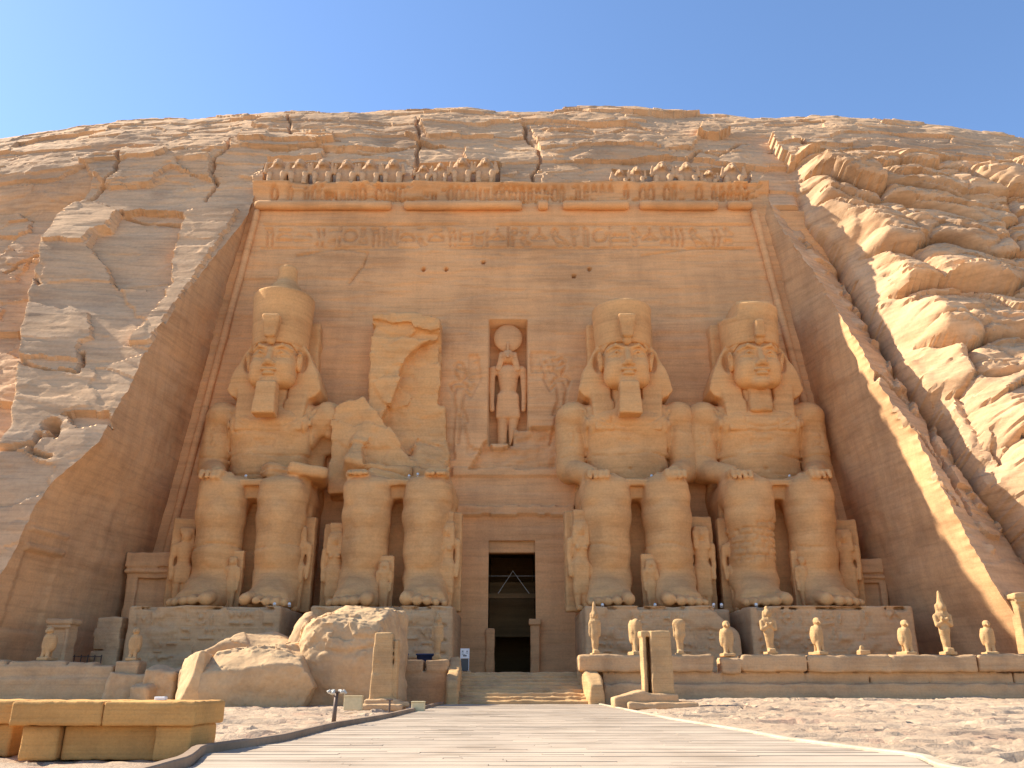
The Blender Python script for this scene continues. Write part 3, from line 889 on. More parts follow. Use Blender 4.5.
for i, (a, b) in enumerate(((255, 391), (404, 522), (538, 548), (563, 629), (640, 718), (728, 752))):
    xa, xb = ray(a, 217, 53.2)[0], ray(b, 217, 53.2)[0]
    roll('torus_moulding', [(xa, face_y(zt) - .22, zt), (xb, face_y(zt) - .22, zt)], .34, 300 + i, M['facade'], temple, TO)
roll('torus_moulding', [(corner_l(6) + .55, face_y(6) - .12, 6), (corner_l(33) + .35, face_y(33) - .12, 32.7)], .24, 311, M['facade'], temple, TO)
roll('torus_moulding', [(corner_r(6) - .45, face_y(6) - .12, 6), (corner_r(33) - .3, face_y(33) - .12, 32.7)], .24, 312, M['facade'], temple, TO)

# side walls of the recess, from the cliff's cut edge back to the temple front
def side(j, corner, seed, name):
    r_ = it + 1
    E0 = P[:r_, j]
    n = 80; t = np.linspace(0, 1, n) ** 1.0
    kr = np.exp(-np.linspace(-2, 2, 41) ** 2); kr /= kr.sum()
    S0 = np.stack([np.convolve(np.pad(E0[:, q], 20, 'edge'), kr, 'valid') for q in range(3)], 1)
    z1 = np.clip(S0[:, 2], 0, ZT); C = np.stack([corner(z1) + (-.3 if j == jl else .3), face_y(z1) + .25, S0[:, 2]], 1)
    G = S0[:, None] * (1 - t[None, :, None]) + C[:, None] * t[None, :, None] + (E0 - S0)[:, None] * (1 - sstep(0, .10, t))[None, :, None]
    w = np.sin(np.pi * np.clip(t * 1.2, 0, 1) * .5)[None] * (1 - sstep(.9, 1, t))[None]
    d = .10 * fbm(G[..., 1] / 2.5, 0, G[..., 2] / 2.5, 4, seed) + .02 * perlin(G[..., 1] * 1.2 + G[..., 2] * 2.0, 0, G[..., 2] * .7 - G[..., 1] * .5, seed + 7)
    d += .05 * fbm(G[..., 1] / .8, 0, G[..., 2] / .5, 3, seed + 5) * (1 - .6 * sstep(.1, .5, t))[None]
    G[..., 0] += (1 if j == jl else -1) * d * w
    return G
GL = side(jl, corner_l, 401, 'l'); GR = side(jr, corner_r, 431, 'r')
# a stela cut in the left wall near the ground
YL, ZL = GL[..., 1], GL[..., 2]
for y0, y1, z0, z1, a in ((41.6, 44.0, 3.2, 6.9, -.10), (41.4, 44.2, 6.9, 7.25, .14), (41.4, 44.2, 7.9, 8.1, .10)):
    GL[..., 0] += a * ((YL > y0) & (YL < y1) & (ZL > z0) & (ZL < z1))
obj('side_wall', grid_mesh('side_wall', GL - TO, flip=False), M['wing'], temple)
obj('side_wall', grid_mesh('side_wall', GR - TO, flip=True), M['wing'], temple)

# doorway: reveal, lintels, jamb blocks, dark hall behind, chain of the hanging lamp
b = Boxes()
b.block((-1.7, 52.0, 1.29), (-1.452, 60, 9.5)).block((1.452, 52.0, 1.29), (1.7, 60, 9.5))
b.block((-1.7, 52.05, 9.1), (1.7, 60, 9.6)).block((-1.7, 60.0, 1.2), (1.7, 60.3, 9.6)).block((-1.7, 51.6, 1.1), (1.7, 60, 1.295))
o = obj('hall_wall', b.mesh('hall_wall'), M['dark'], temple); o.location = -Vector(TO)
b = Boxes().block((-1.45, 52.12, 8.32), (1.45, 52.8, 9.099), .04)
o = obj('lintel', b.mesh('lintel'), M['facade'], temple); o.location = -Vector(TO)
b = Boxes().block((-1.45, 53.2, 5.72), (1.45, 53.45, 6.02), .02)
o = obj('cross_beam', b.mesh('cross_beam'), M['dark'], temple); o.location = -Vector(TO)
b = Boxes().block((-1.45, 56, 3.6), (1.45, 56.4, 7.0), .02)  # added panel, stands in for the lit stretch of the hall's inner wall
o = obj('lit_wall_panel', b.mesh('inner_wall_panel'), M['dark'], temple); o.location = -Vector(TO)
b = Boxes().tube([(-.85, 53.1, 6.0), (.05, 53.1, 7.35), (1.05, 53.1, 6.0)], .022, 5).tube([(-1.45, 53.1, 7.05), (1.45, 53.1, 7.05)], .012, 4)
o = obj('hanging_wire', b.mesh('hanging_wire'), M['wire'], temple); o.location = -Vector(TO)
f = Field((-1.6, 50.9, 1.2), (-.9, 52.2, 4.2), .06); f.add(box((-1.28, 51.6, 2.6), (.26, .35, 1.25), .06)).rough(.05, 1.5, 3, 3)
o = obj('jamb_block', f.mesh('jamb_block'), M['facade'], temple); o.location = -Vector(TO)
f = Field((.8, 50.6, 1.2), (2.0, 52.2, 4.8), .05); f.add(box((1.33, 51.4, 2.6), (.27, .35, 1.45), .05)).add(box((1.33, 51.35, 4.2), (.36, .42, .17), .05), .05).rough(.03, 2, 3, 4)
o = obj('jamb_block', f.mesh('jamb_block'), M['facade'], temple); o.location = -Vector(TO)

# ------------------------------------------------------------------ terrace and stairs
b = Boxes().block((-30, 40.1, -.5), (-2.75, 54, 1.3)).block((3.3, 40.1, -.5), (30, 54, 1.3)).block((-2.75, 44.2, -.5), (3.3, 54, 1.304))
obj('terrace', b.mesh('terrace'), M['block'])['kind'] = 'structure'
f = Field((-2.9, 37.9, -.3), (3.5, 44.5, 1.5), .05)
for i in range(9):
    z = .146 * (i + 1); y0 = 38.25 + i * .46
    f.add(box((.27, (y0 + 44.45) / 2, z - .25), (3.0, (44.45 - y0) / 2, .25), .03))
f.rough(.045, 1.9, 4, 9)
st = obj('stone_staircase', f.mesh('stone_staircase'), M['pale'])
tag(st, 'broad flight of worn stone steps climbing from the boardwalk to the doorway', 'stairs')
# ================================================================== the four seated colossi
SC = 1.012
ZB = 4.58                                              # top of the pedestals
TOE = 45.8                                            # distance of the toes

def legs_field(f, seed):
    """feet, shins, thighs with the kilt, throne"""
    for g in (-1, 1):
        f.add(box((g * 1.74, 1.95, .42), (1.10, 1.45, .42), .36), .0)                      # foot
        f.add(cap((g * 1.72, .75, .62), (g * 1.66, 2.75, 1.7), .55, .92, 1.45, 1.0), .45)
        for q, (dx, r_, y0) in enumerate(((-.76, .34, -.80), (-.20, .245, -.88), (.26, .225, -.76), (.68, .205, -.56), (1.05, .185, -.30))):
            f.add(cap((g * (1.74 + dx), y0 + r_, r_ + .03), (g * (1.74 + dx * .93), y0 + 1.75, r_ + .30), r_, r_ * 1.02, 1.0, 1.0), .02)
            f.add(cap((g * (1.74 + dx), y0 + r_ + .1, r_ * 1.5), (g * (1.74 + dx), y0 + r_ + .1, r_ * 1.6), r_ * .6), .05)
        f.add(cap((g * 1.66, 2.75, .9), (g * 1.63, 2.6, 3.0), .96, 1.16, 1.0, 1.05), .4)      # ankle to calf
        f.add(cap((g * 1.63, 2.6, 3.0), (g * 1.60, 2.45, 5.2), 1.16, 1.20, 1.02, 1.05), .3)
        f.add(cap((g * 1.60, 2.45, 5.2), (g * 1.60, 2.5, 6.2), 1.20, 1.20, 1.02, 1.03), .4)
        f.add(cap((g * 1.62, 1.62, 2.6), (g * 1.60, 1.50, 5.4), .16, .2), .6)                       # shin ridge
        f.add(cap((g * 1.60, 2.6, 6.25), (g * 1.60, 6.4, 6.4), 1.20, 1.35, 1.08, 1.0), .3)
        f.add(box((g * 1.60, 2.35, 6.45), (1.16, 1.0, .85), .55), .3)                         # knee
        f.add(box((g * 1.60, 4.9, 6.75), (1.30, 2.6, .72), .5), .3)
    f.add(box((0, 4.7, 6.72), (1.3, 2.55, .58), .1), .05)                                 # kilt between the thighs
    f.add(box((0, 2.25, 7.0), (.62, .55, .18), .06), .06)                                # band of the kilt above the slot
    f.add(box((0, 4.3, 3.6), (.75, .5, 3.2), .1), .02)                                   # panel in the slot between the shins
    f.add(box((0, 6.1, 3.2), (2.95, 2.5, 3.25), .12), .02)                                # throne
    f.rough(.05, .7, 4, seed, 1.0)
    return f

def torso_field(f, seed, left_arm=True):
    f.add(cap((0, 5.5, 7.2), (0, 5.3, 9.0), 1.55, 1.55, 1.5, .94), .0)                       # belly and waist
    f.add(cap((-.95, 5.3, 10.9), (.95, 5.3, 10.9), 1.55, 1.55, 1.1, .95), .9)
    f.add(cap((-1.6, 5.4, 11.75), (1.6, 5.4, 11.9), 1.05, 1.05, 1.0, 1.0), .8)
    f.pair(lambda g: ell((g * 1.15, 4.12, 11.15), (1.25, .42, .62)), .45)                   # breast
    f.sub(cap((0, 3.7, 8.0), (0, 3.75, 10.6), .06), .18)
    f.sub(ell((0, 3.85, 8.3), (.14, .25, .14)), .1)
    f.add(cap((0, 5.2, 11.8), (0, 4.9, 13.2), 1.2, 1.05), .4)                             # neck
    for g in (-1, 1):
        f.add(ell((g * 3.05, 5.45, 11.9), (1.05, 1.1, 1.02)), .3)
        if g > 0 and not left_arm:
            f.add(cap((g * 3.0, 5.5, 11.3), (g * 2.9, 5.7, 10.2), .95, .7), .3)
            continue
        f.add(cap((g * 3.18, 5.5, 11.6), (g * 3.32, 5.25, 8.5), .90, .84), .08)           # upper arm
        f.add(cap((g * 3.32, 5.25, 8.45), (g * 2.25, 2.9, 7.70), .78, .50, 1.0, 1.0), .15)      # forearm
        f.add(box((g * 2.10, 2.35, 7.52), (.64, .85, .26), .22, (0, g * 4, g * 6)), .2)
        for q in range(4):
            x = g * (1.66 + .30 * q)
            f.add(cap((x, 1.95, 7.60), (x - g * .03, 1.42, 7.50), .19, .18), .04)
            f.add(cap((x - g * .03, 1.42, 7.50), (x - g * .02, 1.22, 7.18), .165, .14), .04)
        f.add(cap((g * 1.46, 2.9, 7.55), (g * 1.24, 2.05, 7.45), .2, .15), .08)           # thumb
    f.add(box((0, 6.6, 9.4), (3.0, 1.0, 2.9), .3), .1)
    f.add(box((0, 7.3, 12.6), (2.05, 1.3, 6.0), .15), .02)                                # back pillar
    f.sub(box((0, 3.5, 11.62), (1.9, .35, .03), .02), .05)                                 # edge of the collar
    f.rough(.05, .7, 4, seed, 1.0)
    return f

def head_field(f, seed, turn=0):
    f.add(ell((0, 4.45, 15.75), (1.54, 1.55, 1.55)))
    f.add(ell((0, 4.2, 14.95), (1.26, 1.38, 1.2)), .5)
    f.add(box((0, 4.15, 15.6), (1.36, 1.02, 1.4), .8), .3)
    f.pair(lambda g: ell((g * .82, 3.42, 15.2), (.58, .45, .52)), .4)                     # cheeks
    f.add(ell((0, 3.2, 14.15), (.58, .45, .36)), .35)                                     # chin
    f.pair(lambda g: ell((g * 1.0, 3.75, 14.55), (.5, .6, .5)), .4)                       # jaw
    for g in (-1, 1):
        f.sub(ell((g * .70, 2.62, 15.84), (.64, .57, .32)), .12)                          # eye socket
        f.add(ell((g * .70, 3.35, 15.84), (.54, .35, .20)), .04)                         # eyeball
        f.add(cap((g * .24, 3.08, 15.86), (g * .70, 2.97, 16.08), .06, .075), .04)          # upper lid
        f.add(cap((g * .70, 2.97, 16.08), (g * 1.20, 3.28, 15.86), .075, .06), .04)
        f.add(cap((g * .28, 3.06, 15.80), (g * .70, 3.03, 15.63), .04, .045), .05)        # lower lid
        f.add(cap((g * .70, 3.03, 15.63), (g * 1.15, 3.32, 15.80), .045, .04), .05)
        f.add(cap((g * .22, 2.98, 16.30), (g * .75, 2.92, 16.44), .11, .13), .10)         # brow
        f.add(cap((g * .75, 2.96, 16.44), (g * 1.30, 3.42, 16.28), .11, .08), .12)
        f.add(ell((g * .25, 2.80, 15.19), (.21, .24, .16)), .09)                          # nostril
        f.add(ell((g * .22, 2.76, 14.80), (.33, .20, .10)), .08)                         # upper lip
        f.add(ell((g * 1.64, 4.05, 15.72), (.20, .40, .62)), .08)                         # ear
        f.add(ell((g * 1.74, 3.88, 15.98), (.15, .34, .36)), .08)
        f.sub(ell((g * 1.80, 3.62, 15.78), (.09, .17, .34)), .06)
    f.add(cap((0, 3.0, 16.25), (0, 2.62, 15.32), .17, .24), .10)                          # nose
    f.add(ell((0, 2.62, 15.26), (.24, .22, .20)), .08)
    f.add(ell((0, 2.80, 14.57), (.42, .22, .125)), .08)                                   # lower lip
    f.sub(cap((-.48, 2.62, 14.695), (.48, 2.62, 14.695), .02), .04)
    f.sub(cap((0, 2.66, 15.05), (0, 2.64, 14.9), .04), .06)
    f.rough(.02, 1.2, 3, seed, 2.0)
    return f

def nemes_field(f, seed):
    f.add(prism([(-1.72, 16.95), (1.72, 16.95), (2.02, 16.5), (2.50, 15.5), (2.86, 14.6), (3.0, 14.05), (2.7, 13.7), (2.1, 13.45), (-2.1, 13.45), (-2.7, 13.7), (-3.0, 14.05), (-2.86, 14.6), (-2.50, 15.5), (-2.02, 16.5)], 4.35, 6.6, .06))
    f.add(cap((0, 4.7, 16.6), (0, 4.9, 16.9), 1.72, 1.72, 1.0, 1.0), .25)                     # band over the forehead
    f.pair(lambda g: ell((g * 2.05, 4.75, 14.75), (.85, .62, 1.0)), .3)
    f.pair(lambda g: box((g * 1.52, 4.60, 12.65), (.62, .62, 1.5), .15, (-12, 0, 0), (1.3, 1.2)), .2)   # lappets
    f.sub(ell((0, 3.2, 15.5), (1.78, 2.0, 1.55)), .12)
    f.sub(box((0, 3.4, 14.4), (1.0, 1.3, 1.2), .3), .1)
    f.pair(lambda g: ell((g * 1.9, 4.0, 15.95), (.42, .62, .80)), .0) if False else None
    for g in (-1, 1): f.sub(ell((g * 1.75, 3.95, 15.85), (.42, .62, .85)), .06)
    f.rough(.03, .9, 3, seed, 1.6)
    return f

def carve_lines(f, zs, ylim, depth):
    """thin level grooves all round"""
    for z in zs:
        k = int(round((z - f.lo[2]) / f.h))
        if 0 <= k < f.n[2]: f.F[:, :, k] += depth
    return f

def colossus(name_label, x, seed, crown, beard=True, left_arm=True, turn=0):
    t = thing('colossal_statue', name_label, 'statue', (x * 1.02, TOE, ZB), 0, 'colossal seated statues of the temple front'); t.scale = (SC * 1.055, SC, SC)
    f = legs_field(torso_field(Field((-4.4, -1.05, -.02), (4.4, 8.2, 18.7), .088), seed, left_arm), seed + 1)
    if not left_arm:
        f.sub(box((3.4, 3.6, 9.3), (1.1, 2.0, 1.0), .3, (0, 25, 0)), .3)
        f.add(box((2.6, 3.6, 7.75), (1.1, 1.9, .35), .25, (0, 8, 12)), .3)
        f.add(box((.9, 3.2, 7.9), (.7, .9, .45), .3, (10, 12, 30)), .2).rough(.06, 1.0, 3, seed + 3)
    if crown == 'jagged':                                         # the shin patched with small blocks
        X_, Y_, Z_ = f.ax[0][:, None, None], f.ax[1][None, :, None], f.ax[2][None, None, :]
        wob = .12 * perlin(X_ * 1.3, 0 * Y_, Z_ * 1.3, 77)
        row = np.floor((Z_ + wob) / .36); fz = (Z_ + wob) / .36 - row; fx = (X_ + .31 * row + 9) / .62; fx = fx - np.floor(fx)
        gv = np.maximum(1 - sstep(.06, .16, np.minimum(fz, 1 - fz)), 1 - sstep(.04, .10, np.minimum(fx, 1 - fx)))
        f.F += .10 * gv * ((X_ < -.3) & (X_ > -3.2) & (Y_ < 3.2) & (Z_ > 2.6 + .4 * X_ * 0) & (Z_ < 5.2 + .35 * X_ + .0))
    A_, B_ = np.meshgrid(f.ax[0], f.ax[2])
    L = []
    for g_ in (-1, 1):                                        # cartouche on each arm, strap lines beside the breast
        L += [circle(g_ * 3.3, 10.5, .26, .62), [(g_ * 3.3 - .3, 9.84), (g_ * 3.3 + .3, 9.84)]]
        L += glyph(1 + (g_ > 0), g_ * 3.3 - .16, 10.15, .38)[0] + glyph(7, g_ * 3.3 - .14, 10.6, .34)[0]
        L += [[(g_ * 2.25, 11.9), (g_ * 2.3, 9.6)], [(g_ * .95, 11.4), (g_ * .9, 10.6), (g_ * 1.9, 10.55), (g_ * 1.95, 11.3)]]
    L += [circle(0, 12.6, 2.35, 1.75, 20, 190, 350), circle(0, 12.6, 2.6, 2.05, 20, 195, 345)]
    L += inscription(-.8, .9, 9.7, .42, seed, False)
    L += [[(-2.2, 8.0), (2.2, 8.0)], [(-2.2, 7.75), (2.2, 7.75)]]
    for z_, a_ in ((9.2, .5), (3.4, .5)): L.append([(x_, z_ + .12 * math.sin(x_ * 1.7 + seed)) for x_ in np.linspace(-4.2, 4.2, 30)])
    gm_ = engrave(A_, B_, L, .09, .075) * sstep(-.5, -.1, fbm(A_ / 1.5, 0, B_ / 1.5, 3, seed + 15))
    kf_ = f.ax[1] < 5.4
    f.F[:, kf_, :] += gm_.T[:, None, :]
    obj('body', f.mesh('body'), M['statue'], t)
    h = obj('head', head_field(Field((-2.3, 2.3, 13.5), (2.3, 6.2, 17.4), .055), seed + 5).mesh('head'), M['statue'], t, (0, 0, -.65)); h.scale.x = .875
    f = nemes_field(Field((-3.2, 3.0, 10.5), (3.2, 6.9, 18.4), .085), seed + 7)
    hd = obj('headcloth', f.mesh('headcloth'), M['statue'], t, (0, 0, -.65)); hd.scale.x = .90
    f = Field((-2.7, 2.3, 15.6), (2.7, 7.4, 23.2), .085)
    if crown == 'tall':
        f.add(cyl((0, 4.85), 16.05, 19.75, (1.86, 1.9), (2.10, 2.1), .12))
        f.add(cyl((0, 5.0), 19.3, 20.9, (1.95, 1.95), (.80, .85), .3), .35)
        f.add(cyl((0, 5.0), 20.4, 22.1, (.74, .74), (.66, .66), .2), .35)
    elif crown == 'flat':
        f.add(cyl((0, 4.85), 16.05, 18.95, (1.88, 1.9), (2.08, 2.05), .15))
        f.add(ell((-.15, 4.9, 18.9), (1.6, 1.6, .62)), .15)
    else:
        f.add(cyl((0, 4.85), 16.05, 18.75, (1.88, 1.9), (2.10, 2.05), .12))
        f.add(box((.1, 4.9, 18.75), (1.25, 1.3, .42), .25, (0, 4, 0)), .1)
        f.sub(box((-2.0, 4.2, 19.0), (.85, 1.6, .95), .15, (0, 12, 8)), .08)
        f.sub(box((1.95, 4.0, 19.35), (.75, 2.0, .65), .2, (0, 28, 0)), .08)
        f.sub(box((-1.2, 3.2, 19.5), (.7, 1.2, .45), .2, (12, 0, 20)), .08)
        f.rough(.05 if crown != 'tall' else .035, .9, 4, seed + 9, 1.5)
    cr = obj('crown', f.mesh('crown'), M['statue'], t); cr.scale.x = .87
    f = Field((-.9, 1.9, 16.4), (.9, 3.9, 19.0), .05)
    top = 18.35 if crown != 'jagged' else 18.0
    f.add(box((0, 2.68, (16.85 + top) / 2), (.31, .32, (top - 16.85) / 2), .16, (4, 0, 0), (1.75 if crown != 'jagged' else .8, 1.1)))
    f.add(cap((0, 2.9, 16.75), (0, 2.65, 17.4), .27, .24), .1).rough(.03, 1.6, 3, seed + 11)
    obj('uraeus_cobra', f.mesh('uraeus_cobra'), M['statue'], t, (0, -.1, -.70))
    f = Field((-1.1, 1.7, 10.4), (1.1, 4.4, 14.3), .06)
    if beard:
        f.add(box((0, 3.0, 13.0), (.66, .52, 1.05), .12, (-3, 0, 0), (.84, .9)))
        f.rough(.03, 1.1, 3, seed + 13, 2)
    else:
        f.add(box((0, 4.25, 13.3), (.66, .6, .9), .2, (-8, 0, 0), (.95, .9)))
        f.rough(.09, 1.0, 4, seed + 13)
    obj('false_beard' if beard else 'beard_stump', f.mesh('false_beard'), M['statue'], t, (0, 0, -.65))
    return t

colossus('seated colossus at the far left with the complete tall double crown and long beard', -14.6, 500, 'tall', True, False)
colossus('seated bearded colossus just right of the doorway with a domed broken crown', 6.98, 540, 'flat')
colossus('beardless seated colossus at the far right with jagged crown and patched shin', 14.98, 580, 'jagged', False)

# the ruined second colossus: legs and lap, above them only the sheared back pillar
t = thing('colossal_statue', 'ruined colossus whose head and chest have fallen, only legs and broken back remain', 'statue', (-6.55, TOE, ZB), 0, 'colossal seated statues of the temple front'); t.scale = (SC * 1.055, SC, SC)
f = legs_field(Field((-4.4, -1.05, -.02), (4.4, 8.6, 9.2), .095), 620)
f.add(box((-1.0, 4.6, 7.75), (1.3, 1.4, .45), .3, (8, 10, 20)), .3).add(box((.8, 4.5, 7.9), (.6, .6, .6), .3, (20, 10, 40)), .2)
for g, k in ((-1, 1), (1, 1)):
    f.add(box((g * 2.1, 2.4, 7.5), (.62, .85, .24), .2, (0, g * 4, g * 6)), .2)
    for q in range(4):
        xq = g * (1.66 + .30 * q); f.add(cap((xq, 2.0, 7.58), (xq - g * .03, 1.35, 7.42), .165, .15), .05)
f.rough(.06, 1.2, 3, 633)
obj('body', f.mesh('broken_body'), M['statue'], t)
f = Field((-4.7, 2.6, 6.8), (3.2, 8.6, 19.3), .10)
f.add(box((-.35, 6.7, 13.5), (2.05, 1.75, 5.35), .1))
f.add(box((-2.0, 6.6, 9.9), (2.25, 1.9, 3.1), .25, (-6, 3, 0), (.93, .8)), .05)
f.add(box((-1.6, 5.6, 8.6), (1.9, 1.9, 1.5), .3, (-30, 12, 8)), .2)
f.add(box((.15, 6.7, 9.6), (2.3, 2.0, 3.2), .25, (-10, 0, 0), (.9, .7)), .2)
f.sub(prism([(2.6, 17.6), (1.7, 17.15), (.6, 16.7), (-.25, 15.6), (-.75, 14.2), (-1.15, 12.6), (-1.7, 11.0), (-2.3, 9.6), (-2.2, 8.4), (2.6, 8.4)], 2.5, 5.75), .03)
f.add(prism([(-4.15, 7.0), (-4.1, 12.3), (-2.6, 12.9), (-1.7, 11.9), (.9, 8.0), (1.4, 7.2)], 4.5, 7.0, .12), .12)
f.add(box((1.0, 6.0, 8.6), (1.1, 1.2, 1.5), .5, (-18, 10, 20)), .4)
f.sub(prism([(-2.3, 18.45), (-1.2, 18.2), (.1, 18.35), (.3, 17.95), (1.2, 17.7), (2.3, 18.0), (2.3, 17.0), (-2.6, 17.3)], 4.5, 5.25), .04)
f.sub(box((1.8, 5.6, 18.9), (.35, 1.4, .4), .1, (0, 35, 0)), .05)
f.sub(cap((-2.4, 5.0, 11.8), (.2, 4.6, 9.6), .12, .2), .1)
f.chip(.20, 1.9, 1.5, 23).chip(.08, .7, .5, 24).rough(.10, .6, 5, 640, 1.2)
bm_ = f.mesh('broken_back'); bm_.set_sharp_from_angle(angle=R(40)); obj('broken_back', bm_, M['statue'], t)

# ------------------------------------------------------------------ pedestals, their fronts cut with signs
def pedestal(label, x0, x1, seed, worn=0):
    w = x1 - x0; cx = (x0 + x1) / 2
    f = Field((-w / 2 - .15, -.15, -.1), (w / 2 + .15, 3.4, 3.35), .075)
    f.add(box((0, 1.7, 1.6), (w / 2, 1.7, 1.6), .10))
    if worn:
        f.sub(box((worn * w / 2, 0, 3.0), (.9, 1.6, .8), .3, (0, worn * 40, 0)), .3)
    f.rough(.05, .8, 4, seed)
    A_, B_ = np.meshgrid(f.ax[0], f.ax[2])
    L = inscription(-w / 2 + .4, w / 2 - .4, 2.30, .66, seed)
    for r_ in range(3):
        L += inscription(-w / 2 + .4, w / 2 - .4, 1.62 - .66 * r_, .50, seed + r_ + 1, r_ == 1)
    g_ = engrave(A_, B_, L, .13, .17) * sstep(-.5, 0, fbm(A_ / 2, 0, B_ / 1.2, 3, seed + 6))
    k = f.ax[1] < .6
    f.F[:, k, :] += g_.T[:, None, :]
    o = obj('statue_pedestal', f.mesh('statue_pedestal'), M['pedestal'], None, (cx, 43.95, 1.3))
    tag(o, label, 'pedestal', 'stone pedestals under the colossi')
    b_ = Boxes().block((-w / 2 + .02, 3.3, 0), (w / 2 - .02, 8.2, 3.18), .05)
    obj('rear_block', b_.mesh('rear_block'), M['pedestal'], o)
    return o
pedestal('inscribed stone pedestal under the leftmost colossus, behind the fallen blocks', -19.2, -11.6, 700)
pedestal('inscribed stone pedestal under the ruined colossus, left of the doorway', -10.1, -2.95, 710, 0)
pedestal('inscribed stone pedestal right of the doorway under the domed crown colossus', 3.65, 11.35, 720, 1)
pedestal('inscribed stone pedestal under the beardless colossus at the right end', 11.95, 20.1, 730)

# ------------------------------------------------------------------ companion figures by the legs, cut from their slabs
def figure_mesh(kind, h, seed, slab=True):
    """standing figure of height h in front of a back slab; kinds: queen (tall plumes), prince, princess"""
    s = h / 5.0
    f = Field((-1.0 * s, -.75 * s, -.02), (1.0 * s, 1.1 * s, 5.3 * s), .065)
    p = lambda *a: tuple(v * s for v in a)
    if slab: f.add(box(p(0, .70, 2.55), p(.80, .34, 2.55), .04))
    for g in (-1, 1):
        f.add(cap(p(g * .20, 0, .35), p(g * .24, .02, 2.2), .19 * s, .30 * s), .06)
        f.add(box(p(g * .21, -.28, .12), p(.16, .42, .12), .06), .05)
        f.add(cap(p(g * .62, .06, 3.45), p(g * .66, .06, 2.6), .17 * s, .15 * s), .05)
        f.add(cap(p(g * .66, .06, 2.6), p(g * .60, -.08, 1.75), .15 * s, .12 * s), .04)
    f.add(ell(p(0, .05, 2.25), p(.48, .34, .42)), .1)
    f.add(cap(p(0, .05, 2.3), p(0, .02, 3.35), .32 * s, .46 * s, 1.0, .75), .15)
    f.add(cap(p(-.42, .03, 3.5), p(.42, .03, 3.5), .18 * s), .12)
    f.add(ell(p(0, -.06, 4.05), p(.30, .32, .36)), .05)
    f.add(ell(p(0, -.36, 4.0), p(.06, .08, .10)), .04)
    for g in (-1, 1):
        f.sub(ell(p(g * .12, -.38, 4.1), p(.07, .06, .04)), .02)
        if kind != 'prince':
            f.add(box(p(g * .33, -.02, 3.75), p(.15, .26, .52), .08), .05)
        if kind == 'queen': f.add(ell(p(g * .2, -.25, 3.1), p(.16, .14, .15)), .06)
    f.add(box(p(0, .1, 4.32), p(.42, .34, .20), .15), .06)
    if kind == 'queen':
        f.add(box(p(0, .12, 4.72), p(.36, .25, .35), .08, None, (1.15, 1)), .03)
    elif kind == 'prince':
        f.add(box(p(.34, .0, 3.95), p(.10, .14, .35), .06), .05)
    f.add(box(p(0, .0, 1.55), p(.46, .26, .75), .12, None, (.9, .95)), .06) if kind != 'prince' else f.add(box(p(0, -.02, 1.85), p(.44, .30, .35), .1), .06)
    f.rough(.035, 1.4, 4, seed, 1.3)
    return f.mesh(kind + '_figure')

FIG = {k: figure_mesh(k, 5.0, 800 + i * 7) for i, k in enumerate(('queen', 'prince', 'princess'))}
SMALL = figure_mesh('prince', 3.1, 830), figure_mesh('princess', 2.9, 840)
def companion(px, y, h, kind, label, rz=0, small=None):
    y += 1.0; me = FIG[kind] if small is None else SMALL[small]
    x = ray(px, 560, y)[0]
    o = obj('standing_figure', me, M['statue'], None, (x, y, ZB - .04)); o.rotation_euler = (0, 0, R(rz))
    base = 5.1 if small is None else (3.16, 2.96)[small]
    o.scale = (1, 1, h / base) if small is None else (1, 1, h / base)
    return tag(o, label, 'statue', 'small standing figures beside the legs of the colossi')
companion(184, 47.6, 5.3, 'prince', 'standing figure on a slab outside the outer leg of the leftmost colossus', 20)
companion(233, 46.6, 3.3, None, 'small figure standing between the shins of the leftmost colossus', 0, 0)
companion(297, 47.4, 5.35, 'prince', 'slab figure with bent arm right of the shin of the leftmost colossus')
companion(335, 47.6, 5.0, 'queen', 'slab figure left of the shins of the ruined colossus')
companion(385, 46.4, 3.0, None, 'small figure standing between the shins of the ruined colossus', 0, 1)
companion(446, 46.8, 5.5, 'queen', 'queen figure in tall headdress right of the ruined colossus, beside the doorway passage', -4)
companion(581, 46.8, 5.6, 'queen', 'queen figure in tall headdress left of the domed crown colossus, beside the doorway passage', 6)
companion(650, 46.4, 3.1, None, 'small figure on a block between the shins of the bearded domed crown colossus', 0, 1)
companion(702, 47.6, 5.4, 'princess', 'slab figure behind the right shin of the domed crown colossus')
companion(736, 47.5, 5.3, 'prince', 'slab figure left of the patched shin of the beardless colossus')
companion(802, 46.6, 3.3, None, 'small figure standing between the shins of the beardless colossus', 0, 0)
companion(846, 47.6, 5.2, 'princess', 'slab figure outside the outer leg of the beardless colossus', -20)

# ------------------------------------------------------------------ falcon headed god in the niche
g = thing('niche_statue', 'falcon headed god with a sun disc standing in the niche above the doorway', 'statue', (-.27, 53.3, 15.3)); g.scale = (1.06, 1, 1.08)
f = Field((-1.3, -.9, -.1), (1.3, 1.0, 6.6), .06)
for q in (-1, 1):
    f.add(cap((q * .36, .1, .1), (q * .34, .1, 2.4), .27, .36), .08)
    f.add(cap((q * .98, .05, 4.9), (q * 1.02, .05, 3.6), .22, .19), .08); f.add(cap((q * 1.02, .05, 3.6), (q * .98, -.1, 2.3), .19, .15), .05)
f.add(box((0, .1, 2.55), (.78, .42, .85), .2, None, (.85, .9)), .1)
f.add(cap((0, .1, 3.3), (0, .1, 4.6), .46, .66, 1.05, .75), .2); f.add(cap((-.75, .1, 4.95), (.75, .1, 4.95), .26), .2)
f.sub(box((.9, -.2, .6), (.5, .8, .9), .2, (0, 20, 0)), .1)
f.rough(.03, 1.4, 3, 850)
obj('body', f.mesh('god_body'), M['facade'], g)
f = Field((-.8, -.9, 4.6), (.8, 1.0, 6.6), .05)
